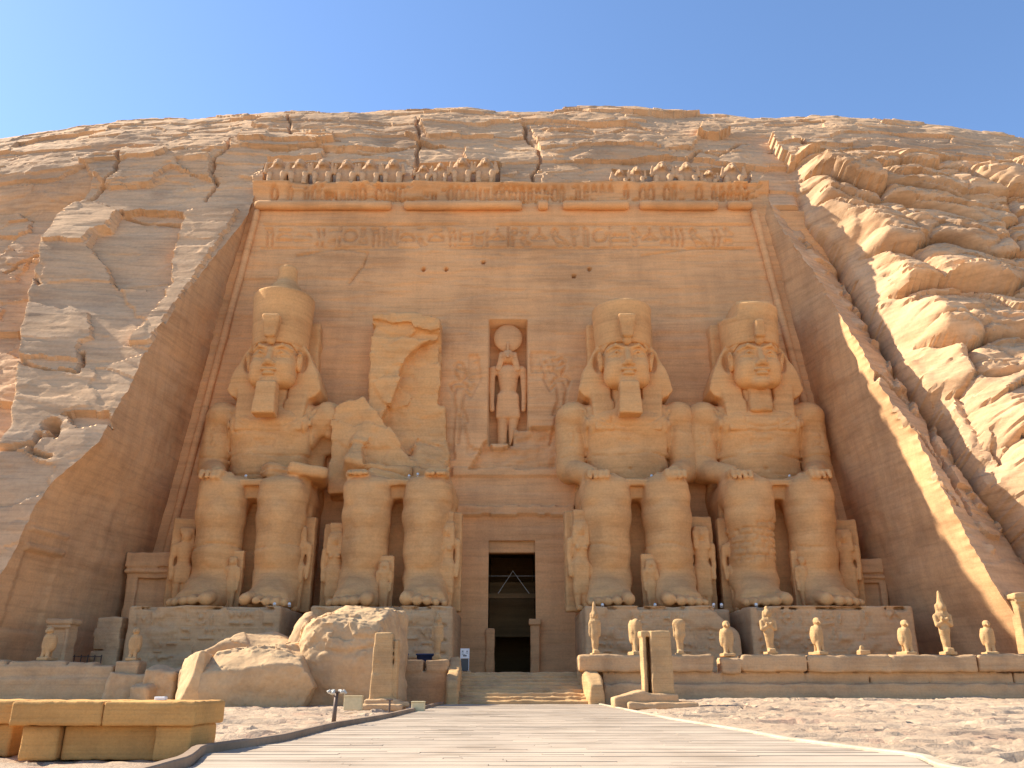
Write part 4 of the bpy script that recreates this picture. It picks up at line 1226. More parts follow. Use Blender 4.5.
f.add(ell((0, -.1, 5.75), (.42, .5, .45))); f.add(cap((0, -.5, 5.75), (0, -.75, 5.5), .15, .06), .08)
f.pair(lambda q: box((q * .48, 0, 5.35), (.2, .3, .6), .12, (0, q * -14, 0)), .1); f.add(box((0, .3, 5.7), (.6, .3, .5), .2), .1)
f.rough(.02, 1.5, 3, 852)
obj('falcon_head', f.mesh('falcon_head'), M['facade'], g)
f = Field((-1.1, -.4, 6.0), (1.1, .5, 8.1), .06); f.add(cap((0, .05, 7.05), (0, .06, 7.05), .93, .93, 1.0, .28)); f.add(cap((0, -.25, 6.15), (0, -.28, 6.6), .10, .07), .03)
obj('sun_disc', f.mesh('sun_disc'), M['facade'], g)

# ------------------------------------------------------------------ row of baboons along the top
def baboon_mesh(seed):
    f = Field((-1.0, -.95, -.05), (1.0, .8, 2.15), .06)
    f.add(ell((0, .1, .85), (.62, .5, .85)))
    f.add(ell((0, -.30, 1.62), (.36, .40, .36)), .12); f.add(cap((0, -.55, 1.55), (0, -.82, 1.42), .17, .13), .08)
    f.add(ell((0, .05, 1.45), (.60, .42, .50)), .1)
    for g_ in (-1, 1):
        f.add(cap((g_ * .50, -.15, 1.25), (g_ * .74, -.48, .92), .18, .16), .08); f.add(cap((g_ * .74, -.48, .92), (g_ * .66, -.62, 1.45), .15, .12), .05)
        f.add(cap((g_ * .40, -.1, .3), (g_ * .46, -.55, .75), .24, .19), .08); f.add(cap((g_ * .46, -.55, .75), (g_ * .40, -.60, .05), .17, .15), .05)
        f.sub(ell((g_ * .15, -.62, 1.70), (.07, .07, .05)), .03)
    f.rough(.07, 1.1, 4, seed)
    return f.mesh('baboon')
BAB = [baboon_mesh(900 + i * 5) for i in range(3)]
bpos = [(275, 188), (297, 188), (320.5, 188), (344.5, 188.5), (368.5, 188.5), (391.5, 188), (422, 186), (439.5, 186), (461, 186), (485, 186), (621, 190), (638, 190), (664, 190.5), (689, 191), (711, 191.5), (735, 192)]
for i, (px, py) in enumerate(bpos):
    x, z = cliff_px(px, py); yb = float(np.interp(z, _fz[:_top], _fy[:_top]))
    o = obj('baboon_statue', BAB[i % 3], M['cliff'], None, (x, yb + .62, z + .02))
    o.location.z += .32; o.scale = (1.12, 1.0, 1.12) if i not in (6, 7, 10, 11, 14) else (.85, .9, (.78, .9)[i % 2])
    where = ('left end of the row', 'second from the left end', 'third from the left end', 'fourth from the left', 'fifth from the left', 'right end of the left six')
    if i < 6: lab = 'squatting baboon carving above the cornice, %s of six in the left recess' % ('first from the left', 'second from the left', 'third from the left', 'fourth from the left', 'fifth from the left', 'rightmost')[i]
    elif i < 10: lab = 'squatting baboon carving above the middle ledge, %s of its four' % ('worn leftmost', 'second from the left', 'third from the left', 'rightmost')[i - 6]
    else: lab = 'weathered baboon carving above the right ledge, %s of its six' % ('leftmost', 'second from the left', 'third from the left', 'fourth from the left', 'fifth from the left', 'rightmost')[i - 10]
    tag(o, lab, 'carving', 'baboon carvings along the top of the temple front')
# ================================================================== terrace walls, balustrades, pillars
def stones(name, label, cat, mat, blocks, h=.07, amp=.05, seed=1, k=0.03, group=None, freq=1.3):
    """worn dressed stones: blocks = (centre, half sizes, round, rotation)"""
    B_ = [(np.array(c, float), np.array(s_, float), r_, ro) for c, s_, r_, ro in blocks]
    lo = np.min([c - s_ * 1.15 for c, s_, _, _ in B_], 0) - .12; hi = np.max([c + s_ * 1.15 for c, s_, _, _ in B_], 0) + .12
    org = np.array([(lo[0] + hi[0]) / 2, (lo[1] + hi[1]) / 2, lo[2] + .12])
    f = Field(lo - org, hi - org, h)
    for c, s_, r_, ro in B_: f.add(box(c - org, s_, r_, ro), k)
    f.rough(amp, freq, 4, seed)
    o = obj(name, f.mesh(name), mat, None, tuple(org))
    return tag(o, label, cat, group) if label else o

def span(px0, px1, y): return ray(px0, 680, y)[0], ray(px1, 680, y)[0]
# right terrace: ledge course, parapet stones with a gap
bl = []
x0, x1 = 4.0, 26
bl.append((((x0 + x1) / 2, 39.9, .30), ((x1 - x0) / 2, .55, .52), .08, None))
rg = random.Random(12); x = x0
while x < x1:
    w = rg.uniform(1.6, 3.4); bl.append(((x + w / 2, 40.05 + rg.uniform(-.04, .04), 1.03), (w / 2 - .015, .36, .26), .06, None)); x += w
for a, b_, dz in ((578, 713, 0), (720, 741, -.10), (741, 807, .02), (807, 890, .0), (891, 976, 0.0), (977, 1060, .02)):
    xa, xb = span(a, b_, 39.8); bl.append((((xa + xb) / 2, 39.86, 1.66 + dz), ((xb - xa) / 2 - .02, .48, .36 + dz * .2), .09, None))
stones('terrace_wall', 'long low terrace wall right of the stairs, carrying the row of small statues', 'wall', M['block'], bl, .075, .055, 41)
bl = [((-23.5, 39.9, .45), (6.2, .55, .62), .1, None), ((-23.6, 39.95, 1.3), (6.0, .5, .28), .08, None)]
for a, b_, dz in ((-60, 6, .02), (8, 66, 0), (67, 95, -.05), (97, 114, -.2)):
    xa, xb = span(a, b_, 39.8); bl.append((((xa + xb) / 2, 39.95, 1.50 + dz), ((xb - xa) / 2 - .02, .42, .26), .12, None))
stones('terrace_wall', 'low worn terrace wall at the far left, below the shaded recess wall', 'wall', M['block'], bl, .08, .06, 43)
bl = []
for a, b_, zc, hz in ((392, 424, 1.55, .26), (425, 449, 1.55, .26)):
    xa, xb = span(a, b_, 39.9); bl.append((((xa + xb) / 2, 39.95, zc), ((xb - xa) / 2 - .02, .42, hz), .07, None))
xa, xb = span(385, 447, 39.9); bl.append((((xa + xb) / 2, 40.0, .6), ((xb - xa) / 2, .4, .75), .07, None))
stones('terrace_wall', 'short terrace wall between the big boulder and the left side of the stairs', 'wall', M['block'], bl, .07, .04, 45)
# rubble under the terrace, between bench and fallen blocks
for i, (px, py, w, hh, dd, lab) in enumerate(((130, 690, 1.5, .8, .8, 'rough rubble block under the terrace edge below the left falcon'), (163, 693, 1.2, .95, .9, 'angular pale rubble block beside the left fallen boulder'), (146, 697, .9, .55, .7, 'small rubble stone leaning between two larger ones below the terrace'))):
    y = 39.6 - .35 * i; x, _, _ = ray(px, py, y)
    f = Field((-w, -dd, -.1), (w, dd, 2 * hh + .2), .06); f.add(box((0, 0, hh * .8), (w * .62, dd * .7, hh * .8), .12, (8 * i, 6, 15 - 20 * i))).rough(.10, 1.3, 4, 50 + i)
    tag(obj('rubble_stone', f.mesh('rubble_stone'), M['boulder'], None, (x, y, -.05)), lab, 'stone', 'rubble below the left terrace')

# balustrades of the stairs
def balustrade(label, xt, xb, yt, yb, zt, zb, seed, hw=.26):
    n = 18; lo = (min(xt, xb) - .6, yb - .5, -.3); hi = (max(xt, xb) + .6, yt + .6, zt + .4)
    f = Field(lo, hi, .06)
    for i in range(n):
        t = i / (n - 1); x = xb + (xt - xb) * t; y = yb + (yt - yb) * t; z = zb + (zt - zb) * t
        f.add(box((x, y, z / 2 - .1), (hw, (yt - yb) / n * .8, z / 2 + .1), .07), .22)
    f.rough(.06, 1.4, 4, seed)
    return tag(obj('stair_balustrade', f.mesh('stair_balustrade'), M['pale'], None, (0, 0, 0)), label, 'balustrade')
xr0, xr1 = ray(583, 665, 42)[0], ray(597, 703, 38.2)[0]
balustrade('sloping stone balustrade on the right side of the stairs', xr0, xr1, 41.5, 38.1, 2.0, .80, 61, .28)
xl0, xl1 = ray(456, 665, 42)[0], ray(452.5, 700, 38.2)[0]
balustrade('sloping stone balustrade on the left side of the stairs', xl0, xl1, 41.3, 38.0, 1.95, .95, 63, .22)

# stela with two leaves on a stepped foot, right of the boardwalk
Yp = 33.0
t = thing('stone_pillar', 'upright pale slab pillar with a hollow left side on the sloping foot right of the boardwalk', 'pillar', (5.2, Yp, .03))
f = Field((-.75, -.75, .2), (.85, .75, 2.8), .045)
f.add(box((.26, .0, 1.45), (.40, .48, 1.18), .04, None, (.94, .95)))
f.add(box((-.34, .05, 1.45), (.07, .42, 1.14), .03)).add(box((-.02, .08, 2.52), (.44, .44, .11), .03), .02)
f.add(box((-.15, .38, 1.4), (.2, .12, 1.1), .03), .02).rough(.022, 2.2, 4, 70)
obj('slab', f.mesh('pillar_slab'), M['pale'], t)
f = Field((-1.8, -.95, -.2), (1.0, .95, .8), .055)
f.add(prism([(-1.5, -.1), (.75, -.1), (.72, .38), (-.3, .42), (-.5, .52), (-1.5, .26)], -.6, .6, .05)).rough(.035, 1.8, 4, 72)
obj('foot', f.mesh('pillar_foot'), M['block'], t)
f = Field((-1.3, -1.25, -.2), (1.6, 1.2, .3), .055); f.add(box((.15, -.1, .03), (1.25, .95, .13), .05)).rough(.04, 1.8, 4, 73)
obj('footing', f.mesh('pillar_footing'), M['block'], t)
t = thing('stone_pillar', 'tapering pale stone slab standing in front of the big round boulder', 'pillar', (ray(385, 690, Yp)[0], Yp, .0))
f = Field((-.75, -.6, .1), (.75, .6, 2.75), .045)
f.add(box((-.10, 0, 1.4), (.42, .38, 1.2), .05, None, (.78, .85))).add(box((.36, .05, 1.3), (.09, .3, 1.05), .03, None, (.9, 1)), .02)
f.sub(box((-.3, -.42, 1.35), (.12, .1, .22), .05, (0, 10, 0)), .04).rough(.025, 2.0, 4, 75)
obj('slab', f.mesh('pillar_slab'), M['pale'], t)
f = Field((-1.1, -1.0, -.2), (1.1, .9, .5), .05)
f.add(box((-.05, 0, .16), (.62, .55, .14), .05)).add(box((-.1, -.15, .0), (.85, .75, .12), .05)).add(box((.55, -.2, .12), (.3, .35, .1), .05, (0, 5, 20))).rough(.035, 1.8, 4, 76)
obj('foot', f.mesh('pillar_foot'), M['block'], t)

# ------------------------------------------------------------------ fallen pieces of the second colossus
def boulder(label, org, lo, hi, build, seed, amp=.12, h=.07, freq=.7, cat='boulder'):
    f = Field(lo, hi, .055); build(f); f.rough(amp, freq, 5, seed)
    f.chip(.07, 1.3, 1.0, seed).chip(.03, .45, .35, seed + 1)
    me = f.mesh('fallen_boulder'); me.set_sharp_from_angle(angle=R(38))
    return tag(obj('fallen_boulder', me, M['boulder'], None, org), label, cat)
def b1(f):
    f.add(ell((.1, 0, 1.75), (2.25, 2.05, 2.6))).add(box((.15, .2, 1.8), (2.05, 1.8, 2.35), .8), .5)
    f.cut((.04, -.42, .9), 3.72, .08); f.cut((.10, -.05, .99), 3.95, .1); f.cut((-.42, -.1, .9), 3.75, .2); f.cut((1, -.25, .1), 2.12, .2)
    X_, Y_, Z_ = f.ax[0][:, None, None], f.ax[1][None, :, None], f.ax[2][None, None, :]
    f.F += .16 * sstep(2.6, 3.1, Z_ - .45 * Y_) * (slabs(X_ / .9 + 0 * Z_, Y_ / .6 + Z_ / .7, 5) + .5 * slabs(X_ / .35 + 0 * Z_, Y_ / .25 + Z_ / .3, 6))
    f.sub(cap((-2.1, -1.65, 2.35), (.2, -2.12, 2.02), .07), .12); f.sub(cap((.2, -2.12, 2.02), (2.2, -1.5, 2.55), .07), .12)
    f.sub(cap((.35, -2.1, 3.1), (.45, -2.1, 1.7), .04), .05)
    f.cut((0, 0, -1), .05)
boulder('huge rounded boulder with a broken sunlit top, the fallen head, behind the slab pillar', (ray(345, 690, 36.5)[0], 37.3, -.08), (-2.9, -2.7, -.1), (2.9, 2.7, 5.0), b1, 81, .10)
def b1b(f): f.add(ell((0, 0, 1.9), (.85, 1.3, 2.0))).add(box((0, .2, 1.2), (.7, 1.0, 1.2), .4), .4)
boulder('narrow rounded rock pressed against the left of the huge rounded boulder', (ray(300, 690, 38.6)[0], 39.3, -.1), (-1.3, -1.7, -.1), (1.3, 1.7, 4.3), b1b, 83)
def b2(f):
    f.add(prism([(-2.1, -.05), (-2.1, 1.7), (-1.9, 2.05), (0, 2.25), (1.05, 2.35), (1.4, 2.0), (2.1, .75), (1.75, .05), (1.4, -.05)], -1.5, 1.6, .05))
    f.cut((-.08, -.6, .8), 2.10, .06); f.cut((.25, -.35, .9), 2.25, .1); f.cut((.1, -.97, -.22), 1.22, .08)
    X_, Y_, Z_ = f.ax[0][:, None, None], f.ax[1][None, :, None], f.ax[2][None, None, :]
    f.F += .13 * sstep(1.75, 2.1, Z_ - .5 * (Y_ + 1.4) * 0) * (slabs(X_ / .8 + 0 * Z_, Y_ / .5 + Z_ / .6, 7) + .5 * slabs(X_ / .3 + 0 * Z_, Y_ / .2 + Z_ / .3, 8))
boulder('angular fallen block with a flat sunlit top left of the huge boulder', (ray(260, 690, 35.2)[0], 36.0, -.05), (-2.9, -2.1, -.1), (2.9, 2.1, 2.9), b2, 85, .08)
def b3(f):
    f.add(prism([(-.70, -.05), (-.95, 1.9), (-.6, 2.2), (.55, 2.25), (.62, -.05)], -1.2, 1.2, .04)); f.cut((-.8, -.5, .2), .75, .06); f.cut((0, .1, 1), 1.95, .1); f.cut((-.25, -.9, -.35), .80, .05); f.sub(cap((-.1, -1.4, .6), (.1, -1.1, 2.2), .12), .15)
boulder('shaded wedge of fallen stone at the left end of the flat topped block', (ray(190, 690, 35.0)[0], 35.7, -.05), (-1.4, -1.7, -.1), (1.4, 1.7, 2.5), b3, 87, .05)
def b4(f):
    f.add(box((0, 0, 1.2), (2.6, 1.3, 1.3), .3, (0, -4, 6))); f.cut((-.5, -.1, .8), 2.3, .2); f.cut((.1, -.45, .9), 2.4, .15); f.cut((.5, 0, .8), 2.9, .2)
boulder('grey shaded slab of fallen stone leaning behind the flat topped block', (ray(243, 670, 39.0)[0], 39.3, .4), (-3.2, -1.9, -.1), (3.2, 1.9, 3.1), b4, 89)

# ------------------------------------------------------------------ small statues on the terrace
def falcon_mesh(seed, headless=False):
    f = Field((-.5, -.6, -.02), (.5, .65, 1.55), .035)
    f.add(box((0, .08, .06), (.27, .42, .07), .02))
    f.add(cap((0, .0, .55), (0, -.04, .98), .24, .24, 1.05, .95), .05); f.add(cap((0, .05, .6), (0, .22, .18), .22, .10, 1.0, .8), .06)
    f.pair(lambda g: cap((g * .11, -.10, .45), (g * .12, -.16, .1), .10, .09), .05)
    f.pair(lambda g: ell((g * .22, .05, .78), (.10, .2, .40)), .04)
    if not headless:
        f.add(ell((0, -.07, 1.34), (.17, .20, .16)), .03); f.add(cap((0, -.22, 1.34), (0, -.36, 1.23), .065, .025), .02)
        f.pair(lambda g: ell((g * .10, -.22, 1.30), (.04, .04, .04)), .01)
    f.rough(.022, 2.6, 4, seed); return f.mesh('falcon')
def mummy_mesh(seed, crown, h=2.6, arms=True):
    s = h / 2.6
    f = Field((-.6 * s, -.5 * s, -.02), (.6 * s, .5 * s, 2.75 * s), .035)
    p = lambda *a: tuple(v * s for v in a)
    f.add(box(p(0, 0, .06), p(.28, .36, .07), .02))
    f.add(box(p(0, -.16, .17), p(.17, .22, .10), .05))
    f.add(cap(p(0, .02, .25), p(0, .02, 1.0), .15 * s, .22 * s, 1.1, .9), .05); f.add(cap(p(0, .02, 1.0), p(0, .02, 1.55), .22 * s, .26 * s, 1.1, .8), .08)
    f.add(cap(p(-.19, .02, 1.62), p(.19, .02, 1.62), .12 * s), .08)
    if arms:
        for g in (-1, 1): f.add(cap(p(g * .34, .02, 1.55), p(g * .33, -.05, 1.2), .10 * s), .03); f.add(cap(p(g * .33, -.05, 1.2), p(-g * .12, -.24, 1.45), .09 * s, .07 * s), .03)
    else: f.pair(lambda g: cap(p(g * .29, .02, 1.55), p(g * .28, .0, .95), .075 * s, .06 * s), .02)
    if crown != 'none':
        f.add(ell(p(0, -.05, 1.93), p(.16, .18, .19)), .03); f.add(box(p(0, .06, 1.86), p(.24, .13, .22), .08), .03)
        f.add(cap(p(0, -.15, 1.75), p(0, -.16, 1.6), .04 * s), .02)
    if crown == 'tall': f.add(cap(p(0, .02, 2.08), p(0, .03, 2.55), .16 * s, .07 * s), .05)
    if crown == 'short': f.add(cap(p(0, .0, 2.05), p(0, .02, 2.2), .15 * s, .10 * s), .05)
    f.rough(.022, 2.4, 4, seed); return f.mesh('mummy_figure')
FAL = [falcon_mesh(861), falcon_mesh(864), falcon_mesh(867, True)]
def row(name, me, px, y, z, h, h0, rz, label, cat, wide=1.0):
    o = obj(name, me, M['pale'], None, (ray(px, 655, y)[0], y, z))
    s = h / h0; wide *= .86; o.scale = (s * wide, s, s); o.rotation_euler = (0, 0, R(rz)); return tag(o, label, cat, 'small statues along the terrace wall')
ZW = 2.0; YW = 40.0
row('osiris_statue', mummy_mesh(870, 'tall', 2.3, False), 595.5, YW, ZW, 2.25, 2.2, 4, 'tall slim worn statue nearest the stairs on the right terrace wall', 'statue')
row('falcon_statue', FAL[2], 637, YW, ZW, 1.45, 1.1, 10, 'headless worn falcon left of the hollow slab pillar top', 'statue', .85)
row('osiris_statue', mummy_mesh(872, 'none', 2.2, False), 680.5, YW, ZW, 1.62, 1.55, -6, 'small headless standing statue just right of the slab pillar', 'statue', 1.05)
row('falcon_statue', FAL[0], 728, YW, ZW - .04, 1.55, 1.5, 0, 'squat falcon statue at the gap in the terrace parapet', 'statue', 1.1)
row('osiris_statue', mummy_mesh(874, 'short', 2.5), 771, YW, ZW + .05, 2.15, 2.25, 0, 'standing statue with crossed arms and short crown, before the gap between the right pedestals', 'statue', 1.1)
row('falcon_statue', FAL[1], 819.5, YW, ZW + .03, 1.62, 1.5, 14, 'slender falcon statue in the middle of the right pedestal front', 'statue', .9)
row('falcon_statue', FAL[0], 908, YW, ZW + .03, 1.52, 1.5, 8, 'plump falcon statue at the right end corner of the last pedestal', 'statue', 1.05)
row('osiris_statue', mummy_mesh(876, 'tall', 2.7), 948.5, YW, ZW + .03, 2.75, 2.65, -5, 'tallest statue with pointed crown and crossed arms near the right edge', 'statue', 1.0)
row('falcon_statue', FAL[1], 991, YW, ZW + .03, 1.5, 1.5, -10, 'upright falcon statue beside the cornice pillar at the right edge', 'statue', 1.1)
row('falcon_statue', FAL[0], 47, 40.1, 1.80, 1.45, 1.5, -8, 'falcon statue in shade at the far left on the terrace parapet', 'statue', 1.15)
row('falcon_statue', FAL[1], 133.5, 39.9, 1.78, 1.42, 1.5, 6, 'falcon statue on a stone cube in front of the leftmost pedestal', 'statue', 1.05)
row('osiris_statue', mummy_mesh(878, 'short', 2.4, False), 437, 40.6, 1.85, 2.05, 2.1, 5, 'slim shaded statue at the right corner of the ruined colossus pedestal', 'statue', 1.0)
stones('stone_cube', 'worn stone cube carrying the second falcon from the left', 'block', M['block'], [((ray(132, 660, 39.9)[0], 39.9, 1.27), (.52, .48, .50), .06, None)], .06, .035, 91)
stones('broken_stump', 'broken stump of a lost statue on the right terrace wall between two falcons', 'stump', M['pale'], [((ray(864, 652, 40)[0], 40.0, 2.12), (.26, .2, .12), .04, None), ((ray(862, 652, 40)[0], 40.0, 2.3), (.10, .09, .14), .05, (0, 15, 0))], .035, .03, 93)

# cornice pillar at the right edge; shrine blocks at the left; chapels in the corners of the recess
def shrine(name, label, cx, y, w, d, z0, z1, mat, seed, lean=0):
    h = z1 - z0; f = Field((-w / 2 - .3, -d / 2 - .3, -.05), (w / 2 + .3, d / 2 + .3, h + .1), .055)
    f.add(box((0, 0, h / 2 - .1), (w / 2, d / 2, h / 2), .06, None, (.95, .97)))
    f.add(box((0, 0, h - .14), (w / 2 + .09, d / 2 + .09, .13), .05)).add(cap((-w / 2, -d / 2, h - .38), (w / 2, -d / 2, h - .38), .06), .02)
    f.sub(box((0, -d / 2, h * .40), (w * .30, .10, h * .40), .02), .02)
    f.rough(.045, 1.3, 4, seed)
    return tag(obj(name, f.mesh(name), mat, None, (cx, y, z0)), label, 'shrine')
shrine('stone_shrine', 'narrow sunlit pillar with a jutting cornice cut by the right picture edge', ray(1020, 620, 40)[0] + .12, 40.0, .62, .7, 1.9, 4.72, M['pale'], 95)
shrine('stone_shrine', 'low shaded shrine block with cornice against the left recess wall', ray(58, 640, 42)[0], 42.3, 1.05, .9, 1.3, 3.75, M['block'], 97)
f = Field((-.9, -.8, -.05), (.9, .8, 2.85), .06)
for i in range(5): f.add(box((.03 * (-1) ** i, 0, .27 + .53 * i), (.70 - .02 * i, .55, .262), .04), .01)
f.rough(.06, 1.3, 4, 99)
tag(obj('masonry_block', f.mesh('masonry_block'), M['block'], None, (ray(111, 640, 44.3)[0] - .1, 44.5, 1.3)), 'weathered masonry pier left of the leftmost pedestal beside a dark gap', 'pier')
def chapel(label, xa, xb, yb, ztop, seed, dx):
    w = xb - xa; t = thing('corner_chapel', label, 'chapel', ((xa + xb) / 2, yb, 1.3)); h = ztop - 1.3
    f = Field((-w / 2 - .3, -.3, -.05), (w / 2 + .3, 2.4, h + .1), .075)
    f.add(box((0, 1.2, h / 2), (w / 2, 1.1, h / 2), .06)).add(box((0, 1.1, h - .42), (w / 2 + .12, 1.2, .42), .08)).add(cap((-w / 2, .05, h - 1.05), (w / 2, .05, h - 1.05), .12), .03)
    f.sub(box((dx, .05, h * .36), (w * .34, .35, h * .42), .03), .02); f.rough(.05, 1.1, 4, seed)
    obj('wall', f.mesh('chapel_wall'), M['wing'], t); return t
chapel('shaded corner chapel with a cornice in the left end of the recess', -22.0, -17.4, 49.3, 7.95, 101, -.1)
chapel('shaded corner chapel front in the right end of the recess', 17.8, 21.3, 49.3, 7.6, 103, .2)

# ------------------------------------------------------------------ benches
def bench(label, x0, x1, y, ends, seed, joints):
    t = thing('stone_bench', label, 'bench', ((x0 + x1) / 2, y, -.10), 0, 'stone benches beside the boardwalk'); w = x1 - x0
    js = [-w / 2] + [j - (x0 + x1) / 2 for j in joints] + [w / 2]
    for i, (a, b_) in enumerate(zip(js[:-1], js[1:])):
        f = Field((a - .05, -.1, .36), (b_ + .05, 1.3, .74), .024); f.add(box(((a + b_) / 2, .58, .55 - .004 * i), ((b_ - a) / 2 - .004, .58, .145), .022)).rough(.010, 5, 4, seed + i)
        obj('seat', f.mesh('bench_seat'), M['bench'], t)
    for i, (a, b_, yo) in enumerate(ends):
        f = Field((a - .05, 0, -.05), (b_ + .05, 1.25, .46), .024); f.add(box(((a + b_) / 2, .58 + yo, .2), ((b_ - a) / 2 - .003, .48, .205), .018)).rough(.008, 5, 4, seed + 5 + i)
        obj('leg', f.mesh('bench_leg'), M['bench'], t)
    return t
yB = 11.5
bx0, bx1 = ray(8, 720, yB)[0], ray(195, 720, yB)[0]
bw = bx1 - bx0
bench('long stone bench of pale amber slabs beside the left kerb', bx0, bx1, yB, [(-bw / 2 + .14, -bw / 2 + .62, 0), (-bw / 2 + .625, bw / 2 - .525, .10), (bw / 2 - .52, bw / 2 - .05, -.02)], 111, [ray(101, 720, yB)[0]])
bench('second stone bench cut off by the left picture edge', bx0 - 2.3, ray(8, 730, yB + .5)[0], yB + .55, [(-.9, -.3, 0), (.35, 1.0, 0)], 121, [bx0 - 1.2])
b = Boxes().block((-.07, -.05, 0), (.07, .05, .045), .008)
tag(obj('paper_packet', b.mesh('paper_packet'), M['white'], None, (ray(157, 706, yB + .35)[0], yB + .45, .598)), 'small pale packet lying on top of the long bench', 'packet')

# ------------------------------------------------------------------ lamp post, cream boxes, sign, bins, fence
x, y, _ = on_ground(333, 728, -.06)
t = thing('lamp_post', 'short brown post with a ring of small spotlights beside the left kerb', 'lamp post', (x - .02, y + .1, -.12))
b = Boxes().tube([(0, 0, 0), (.012, 0, .35), (.03, 0, .74)], [.05, .045, .042], 10); obj('post', b.mesh('post', True), M['iron'], t)
b = Boxes().tube([(.03 + .12 * math.cos(a), .12 * math.sin(a), .76) for a in [i * math.pi / 8 for i in range(17)]], .012, 6).block((-.1, -.014, .735), (.16, .014, .76), .004).block((.016, -.13, .735), (.044, .13, .76), .004)
obj('bracket', b.mesh('bracket'), M['iron'], t)
for i in range(6):
    a = math.pi * 2 * i / 6 + .3; cx_, cy_ = .03 + .13 * math.cos(a), .13 * math.sin(a)
    b = Boxes().tube([(cx_, cy_, .80), (cx_ + .03 * math.cos(a), cy_ + .03 * math.sin(a), .77), (cx_ + .06 * math.cos(a), cy_ + .06 * math.sin(a), .72 + .03 * (i % 2))], [.022, .034, .040], 9)
    s_ = obj('spotlight', b.mesh('spotlight', True), M['wire'], t)
for px, py, w, h_, lab in ((352, 710, .60, .46, 'square cream utility box at the foot of the boulder beside the pillar'), (417.5, 712, .40, .32, 'small bright cream utility box with a lid near the boardwalk')):
    x, y, _ = on_ground(px, py, -.02)
    t = thing('utility_box', lab, 'box', (x, y + .2, -.03))
    b = Boxes().block((-w / 2, -.16, 0), (w / 2, .16, h_ - .035), .012); obj('body', b.mesh('box_body'), M['cream'], t)
    b = Boxes().block((-w / 2 - .012, -.175, h_ - .034), (w / 2 + .012, .175, h_), .008); obj('lid', b.mesh('box_lid'), M['cream'], t)
b = Boxes().tube([(0, 0, 0), (.01, 0, .45)], [.035, .03], 8).block((-.10, -.03, .42), (.10, .03, .46), .01)
x, y, _ = on_ground(389, 714, -.03); tag(obj('short_stake', b.mesh('short_stake'), M['iron'], None, (x, y, -.08)), 'short brown stake beside the kerb between the two cream boxes', 'stake')

t = thing('notice_stand', 'small white and black notice stand left of the doorway at the top of the stairs', 'sign', (ray(464.5, 672, 44.6)[0], 44.6, 1.30), R(8))
b = Boxes().tube([(-.20, 0, .05), (-.20, 0, 1.15)], .022, 6).tube([(.20, 0, .05), (.20, 0, 1.15)], .022, 6); obj('frame', b.mesh('frame'), M['white'], t)
b = Boxes().block((-.23, -.03, .70), (.23, .0, 1.18), .01); pb = obj('panel', b.mesh('panel'), M['white'], t)
b = Boxes()
for q in (-1, 1):
    b.block((q * .11 - .035, -.034, 1.02), (q * .11 + .035, -.031, 1.07)).block((q * .11 - .05, -.034, .95), (q * .11 + .05, -.031, .975))
b.block((-.09, -.034, .80), (.09, -.031, .86)).block((-.15, -.034, .88), (.02, -.031, .90))
obj('pictogram', b.mesh('pictogram'), M['black'], pb)
b = Boxes().block((-.19, -.022, .10), (.19, -.004, .68), .008); obj('lower_panel', b.mesh('lower_panel'), M['black'], t)
b = Boxes().block((-.30, -.16, 0), (-.10, .16, .12), .02).block((.10, -.16, 0), (.30, .16, .12), .02); obj('base', b.mesh('base'), M['block'], t)

def tub_mesh(w, h_):
    n = 20; rings = []
    for z, s_ in ((0, .78), (.02, .80), (h_ * .85, .96), (h_ * .86, 1.03), (h_, 1.04), (h_, .96), (.06, .76), (.05, 0)):
        rings.append([(w / 2 * s_ * math.copysign(abs(math.cos(a)) ** .6, math.cos(a)), w * .32 * s_ * math.copysign(abs(math.sin(a)) ** .6, math.sin(a)), z) for a in np.linspace(0, 2 * math.pi, n + 1)])
    return grid_mesh('tub', np.array(rings))
for px, w, lab in ((402, .62, 'smaller dark blue plastic tub partly hidden beside the big boulder'), (426, .92, 'larger dark blue plastic tub on the terrace before the ruined colossus pedestal')):
    y = 41.2; tag(obj('plastic_tub', tub_mesh(w, .46), M['blue'], None, (ray(px, 658, y)[0], y, 1.66)), lab, 'tub', 'plastic tubs on the terrace')
b = Boxes()
for dz in (.2, .75): b.block((-.85, -.02, dz), (.85, .02, dz + .05))
for i in range(6): b.block((-.85 + .33 * i, -.025, .0), (-.81 + .33 * i, .025, .85))
tag(obj('low_railing', b.mesh('low_railing'), M['iron'], None, (ray(84, 655, 43.6)[0], 43.7, 1.3)), 'low metal railing closing the dark gap left of the leftmost pedestal', 'railing')

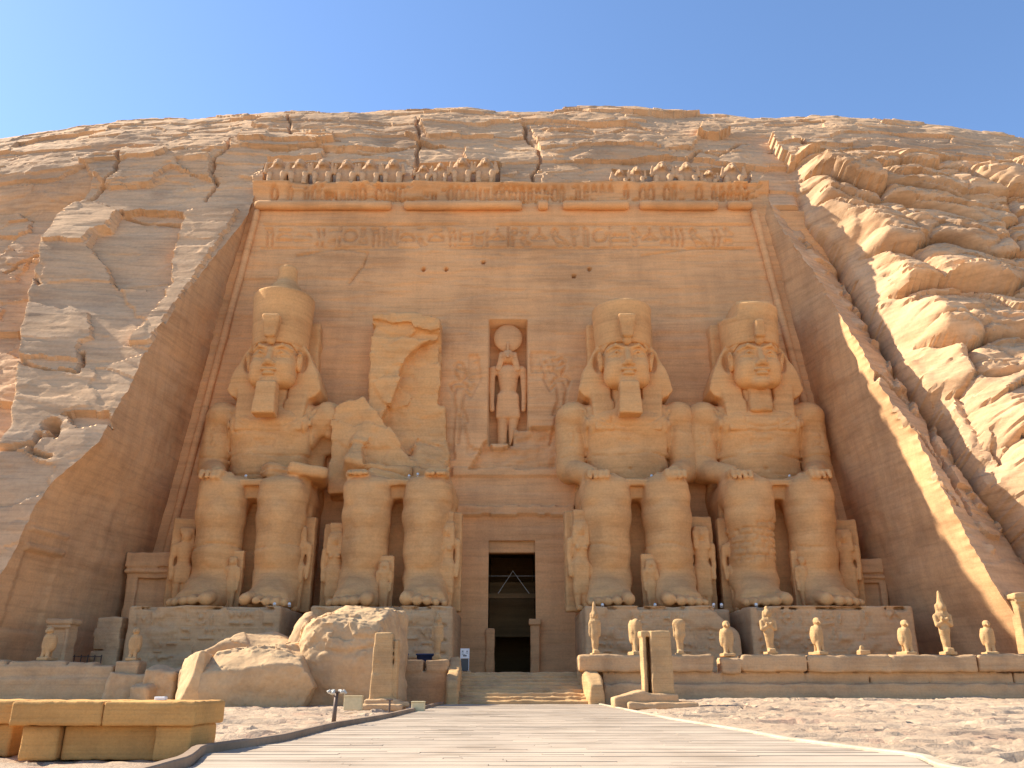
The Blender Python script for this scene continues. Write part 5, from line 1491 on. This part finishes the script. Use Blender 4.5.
# ------------------------------------------------------------------ white floodlights on laps and pedestals
b = Boxes().tube([(0, .10, .0), (0, -.02, .02), (0, -.12, .02)], [.05, .13, .16], 12)
lamp = b.mesh('floodlight_head', True); b = Boxes().block((-.10, -.05, -.24), (.10, .07, -.20), .01).block((-.13, -.012, -.22), (-.11, .012, .03)).block((.11, -.012, -.22), (.13, .012, .03)); brk = b.mesh('floodlight_bracket')
FL = [(222, 470, 47.6, 12.35, 'on the lap of the leftmost colossus beside its right hand'), (241, 470, 47.6, 12.35, 'on the lap of the leftmost colossus beside the broken arm'), (368, 469, 47.8, 12.35, 'on the lap of the ruined colossus, the leftmost of its four'),
      (377, 466, 48.2, 12.7, 'on the ruined colossus lap, second from the left of its four'), (407, 470, 47.6, 12.35, 'on the ruined colossus lap, third from the left of its four'), (416, 468, 47.8, 12.5, 'on the lap of the ruined colossus, the rightmost of its four'),
      (654, 469, 47.6, 12.35, 'on the lap of the domed crown colossus, left of the pair'), (658, 468, 47.9, 12.35, 'on the lap of the domed crown colossus, right of the pair'), (794, 468, 47.6, 12.35, 'on the lap of the beardless colossus'),
      (274, 603, 44.6, 4.75, 'on the pedestal edge right of the foot of the leftmost colossus'), (289, 603, 44.6, 4.75, 'on the right pedestal end of the leftmost colossus'), (603, 606, 44.5, 4.7, 'on the pedestal at the left foot of the domed crown colossus'),
      (655, 603, 44.7, 4.72, 'on the pedestal between the feet of the domed crown colossus'), (714, 604, 44.6, 4.72, 'on the right pedestal end of the domed crown colossus'), (722, 604, 44.7, 4.72, 'at the gap between the two right pedestals'), (757, 604, 44.6, 4.72, 'on the pedestal left of the patched leg of the beardless colossus')]
for i, (px, py, y, z, wh) in enumerate(FL):
    t = thing('floodlight', 'small white floodlight ' + wh, 'floodlight', (ray(px, py, y)[0], y, z), R((i * 37) % 50 - 25), 'small white floodlights'); t.scale = (.5, .5, .5); t.location.z -= .10; t.location.y += (1.0 if z > 9 else .15)
    obj('lamp_head', lamp, M['white'], t); obj('bracket', brk, M['white'], t)
